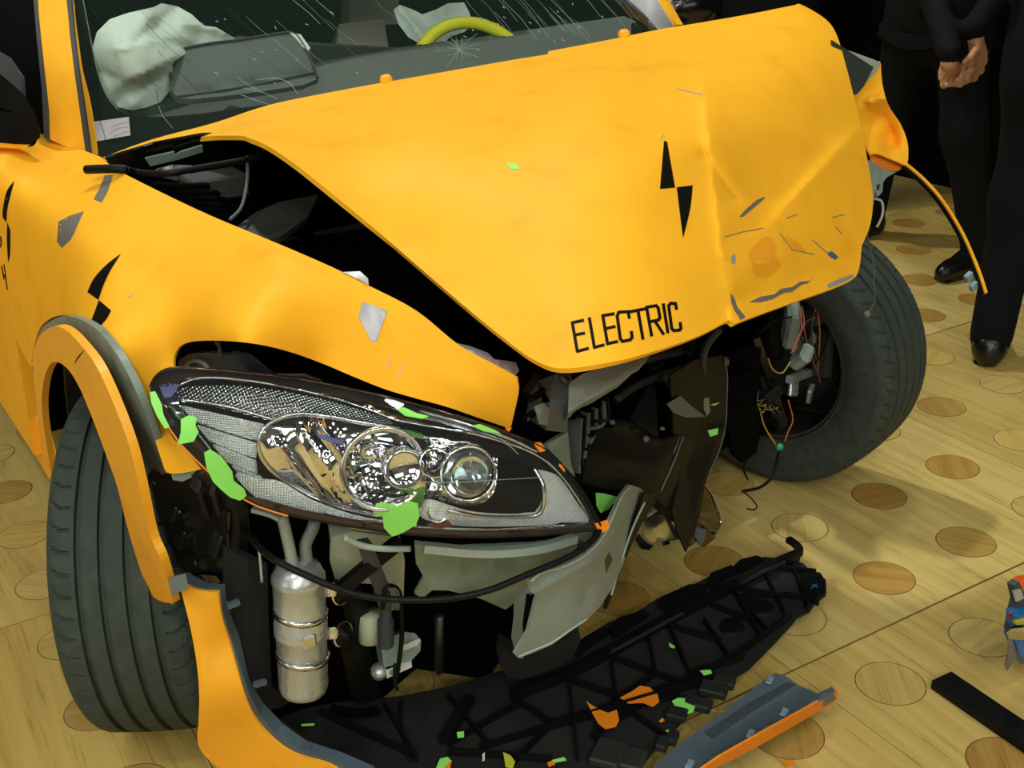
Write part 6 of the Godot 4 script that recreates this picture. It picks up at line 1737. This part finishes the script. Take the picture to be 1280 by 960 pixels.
func relaxed_hand(at: Vector3, side: float) -> Array:   # hanging at the side, slightly curled; side -1 right, 1 left
	var k: Array = []
	var m: Array = []
	var t: Array = []
	for i in 4:
		var z := 0.03 - 0.02 * i
		var l: float = [0.038, 0.043, 0.04, 0.031][i]
		k.append(at + Vector3(0, -0.09, z))
		m.append(at + Vector3(-side * 0.008, -0.09 - l, z * 0.95))
		t.append(at + Vector3(-side * 0.026, -0.09 - l * 1.75, z * 0.9))
	return hand_caps(at, k, m, t, [at + Vector3(-side * 0.008, -0.045, 0.035), at + Vector3(-side * 0.018, -0.08, 0.05), at + Vector3(-side * 0.02, -0.108, 0.05)])

func shoes(p: Node3D, spread: float) -> void:
	for s in [-1.0, 1.0]:
		var x: float = s * (0.09 + spread)
		var sh := node("shoe", p, Vector3(x, 0, 0))
		var me := blob([[Vector3(0, 0.06, -0.04), Vector3(0, 0.05, 0.02), 0.048, 0.045], [Vector3(0, 0.045, 0.02), Vector3(s * 0.012, 0.034, 0.16), 0.045, 0.03], [Vector3(0, 0.035, -0.06), Vector3(s * 0.006, 0.032, 0.12), 0.033, 0.032]], 0.012, 0.014)
		obj("upper", me, mats.shoe_black, sh)
		box("sole", Vector3(s * 0.005, 0.008, 0.05), Vector3(0.068, 0.016, 0.235), mats.black_plastic, sh, Basis.IDENTITY, 0.007)

func people() -> void:
	# a man in a black suit with his hands clasped behind him
	var p := node("person", self, Vector3(2.38, 0, -0.93))
	p.rotation.y = deg_to_rad(-95.0)
	tag(p, "person in a plain black suit, hands clasped, standing behind the left wheel", "person", "")
	var to := func(q: Vector3) -> Vector3: return p.global_transform.affine_inverse() * q
	var zp := -0.62
	var wr: Vector3 = to.call(Z(1219, 44, zp))
	var l_arm := [Vector3(0.19, 1.4, -0.02), Vector3(0.24, 1.13, -0.12), wr + Vector3(0.0, 0.02, 0.0)]
	var wr2: Vector3 = to.call(Z(1186, 78, zp + 0.03))
	var r_arm := [Vector3(-0.19, 1.4, -0.02), Vector3(-0.25, 1.12, -0.1), wr2 + Vector3(0, 0.03, 0)]
	obj("suit_body", blob(body_caps(l_arm, r_arm, 0.19), 0.02, 0.022), mats.suit_black, p)
	head(p)
	shoes(p, 0.19)
	var kn: Array = []
	var md: Array = []
	var tp: Array = []
	for q in [[1229, 66, 1214, 78, 1203, 84], [1229, 76, 1213, 89, 1202, 92], [1225, 88, 1208, 98, 1197, 99], [1217, 97, 1200, 105, 1183, 106]]:
		kn.append(to.call(Z(q[0], q[1], zp)))
		md.append(to.call(Z(q[2], q[3], zp + 0.03)))
		tp.append(to.call(Z(q[4], q[5], zp + 0.03)))
	var th: Array = [to.call(Z(1221, 60, zp + 0.02)), to.call(Z(1213, 72, zp + 0.035)), to.call(Z(1205, 78, zp + 0.04))]
	obj("hand", blob(hand_caps(wr, kn, md, tp, th), 0.004, 0.004), mats.skin, p)
	kn = []
	md = []
	tp = []
	for q in [[1190, 92, 1186, 104, 1180, 108], [1184, 90, 1180, 100, 1178, 106], [1196, 90, 1196, 100, 1192, 106], [1200, 86, 1204, 94, 1204, 100]]:
		kn.append(to.call(Z(q[0], q[1], zp + 0.0)))
		md.append(to.call(Z(q[2], q[3], zp - 0.01)))
		tp.append(to.call(Z(q[4], q[5], zp - 0.01)))
	obj("hand", blob(hand_caps(wr2, kn, md, tp, [to.call(Z(1182, 82, zp)), to.call(Z(1178, 90, zp)), to.call(Z(1176, 98, zp))]), 0.004, 0.004), mats.skin, p)
	tube("shirt_cuff", [to.call(Z(1218, 38, zp)), to.call(Z(1220, 45, zp))], 0.029, mats.shirt_white, p, 16)
	bar("jacket_hem", [Vector3(-0.17, 0.82, 0.1), Vector3(0, 0.8, 0.14), Vector3(0.17, 0.82, 0.1)], 0.02, 0.05, mats.suit_black, p)
	# two more visitors
	var arms := [[Vector3(0.19, 1.4, -0.01), Vector3(0.24, 1.13, 0.0), Vector3(0.13, 0.98, 0.2)], [Vector3(-0.19, 1.4, -0.01), Vector3(-0.24, 1.13, 0.0), Vector3(-0.13, 0.98, 0.2)]]
	var bm := blob(body_caps(arms[0], arms[1], 0.05), 0.02, 0.022)
	var hands: Array = []
	for i in 2:
		hands.append(blob(relaxed_hand(arms[i][2], 1.0 if i == 0 else -1.0), 0.005, 0.004))
	for q in [[Vector3(1.82, 0, 0.0), 122.0, mats.suit_pinstripe, "person in a dark pinstripe suit at the right edge, nearest the car"], [Vector3(2.35, 0, -1.75), 136.0, mats.suit_dark, "person in dark clothes standing farther back, behind the person with clasped hands"]]:
		var o := node("person", self, q[0])
		o.rotation.y = deg_to_rad(q[1])
		tag(o, q[3], "person", "")
		obj("suit_body", bm, q[2], o)
		head(o)
		shoes(o, 0.05)
		for h in hands:
			obj("hand", h, mats.skin, o)

# ---- things on the floor at the right edge
func loose_things() -> void:
	var p0 := Y(1164, 850, 0.02)
	var p1 := Y(1189, 838, 0.02)
	var p2 := Y(1280, 899, 0.02)
	var along := (p2 - p1).normalized()
	var w := (p1 - p0).length()
	var b := box("black_bar", p0 + (p1 - p0) / 2.0 + along * 0.3 - Vector3(0, 0.01, 0), Vector3(w, 0.02, 0.6), mats.black_plastic, self, Basis(Vector3.UP.cross(along), Vector3.UP, along), 0.002)
	tag(b, "flat black bar lying on the wood floor at the lower right", "bar")
	# crumpled scrap standing at the edge
	var s := node("scrap_piece", self, Y(1290, 838, 0.0))
	tag(s, "crumpled blue, orange and silver scrap piece at the right edge above the black bar", "scrap")
	var put := func(name_: String, pts: Array, flat: Array, m: Material, dents: Array, th: float) -> void:
		var q := panel(name_, s, Surf.new(pts, dents), out(flat, false), m, 4.0, th)
		q.position = -s.position
	var o := s.position
	var zz := o.z
	put.call("blue_shell", [Z(1262, 790, zz + 0.02), Z(1300, 780, zz + 0.03), Z(1280, 830, zz + 0.03), Z(1300, 820, zz)], [1268, 770, 1300, 764, 1330, 780, 1330, 826, 1290, 832, 1276, 818, 1266, 796], mats.scrap_blue, [["g", 1284, 800, 14, 14, 0, 0.02]], 0.02)
	put.call("orange_shell", [Z(1270, 722, zz), Z(1310, 720, zz - 0.01), Z(1290, 745, zz + 0.01)], [1275, 726, 1284, 720, 1310, 716, 1320, 750, 1288, 748, 1274, 736], mats.scrap_orange, [], 0.02)
	put.call("dark_frame", [Z(1268, 735, zz + 0.01), Z(1285, 780, zz + 0.02), Z(1262, 790, zz + 0.02)], [1268, 732, 1274, 727, 1280, 740, 1284, 770, 1276, 790, 1264, 788, 1268, 766, 1272, 750], mats.connector_grey, [], 0.015)
	put.call("silver_flap", [Z(1268, 738, zz + 0.02), Z(1278, 745, zz + 0.02), Z(1272, 760, zz + 0.03)], [1268, 738, 1276, 736, 1280, 748, 1272, 752], mats.tape_silver, [], 0.004)
	put.call("yellow_strip", [Z(1268, 780, zz + 0.03), Z(1290, 768, zz + 0.03), Z(1290, 776, zz + 0.03)], [1269, 777, 1276, 775, 1300, 762, 1300, 770, 1278, 781, 1270, 781], mats.scrap_yellow, [], 0.006)
	put.call("red_tab", [Z(1264, 768, zz + 0.02), Z(1268, 764, zz + 0.02), Z(1266, 772, zz + 0.02)], [1263, 767, 1267, 764, 1268, 771, 1264, 772], mats.scrap_red, [], 0.004)
	put.call("torn_foil", [Z(1258, 792, zz + 0.03), Z(1290, 790, zz + 0.04), Z(1275, 798, zz + 0.03)], [1258, 791, 1264, 786, 1280, 784, 1300, 788, 1300, 798, 1276, 800, 1262, 799], mats.chrome_soft, [["l", 1262, 792, 1284, 790, 3, 3, 0.006]], 0.004)
	put.call("metal_blade", [Z(1262, 800, zz + 0.02), Z(1270, 810, zz + 0.02), Z(1259, 838, zz + 0.01)], [1260, 798, 1268, 800, 1272, 814, 1268, 826, 1259, 839, 1257, 834, 1260, 818], mats.primer_grey, [["l", 1262, 804, 1262, 834, 3, 4, 0.008]], 0.005)
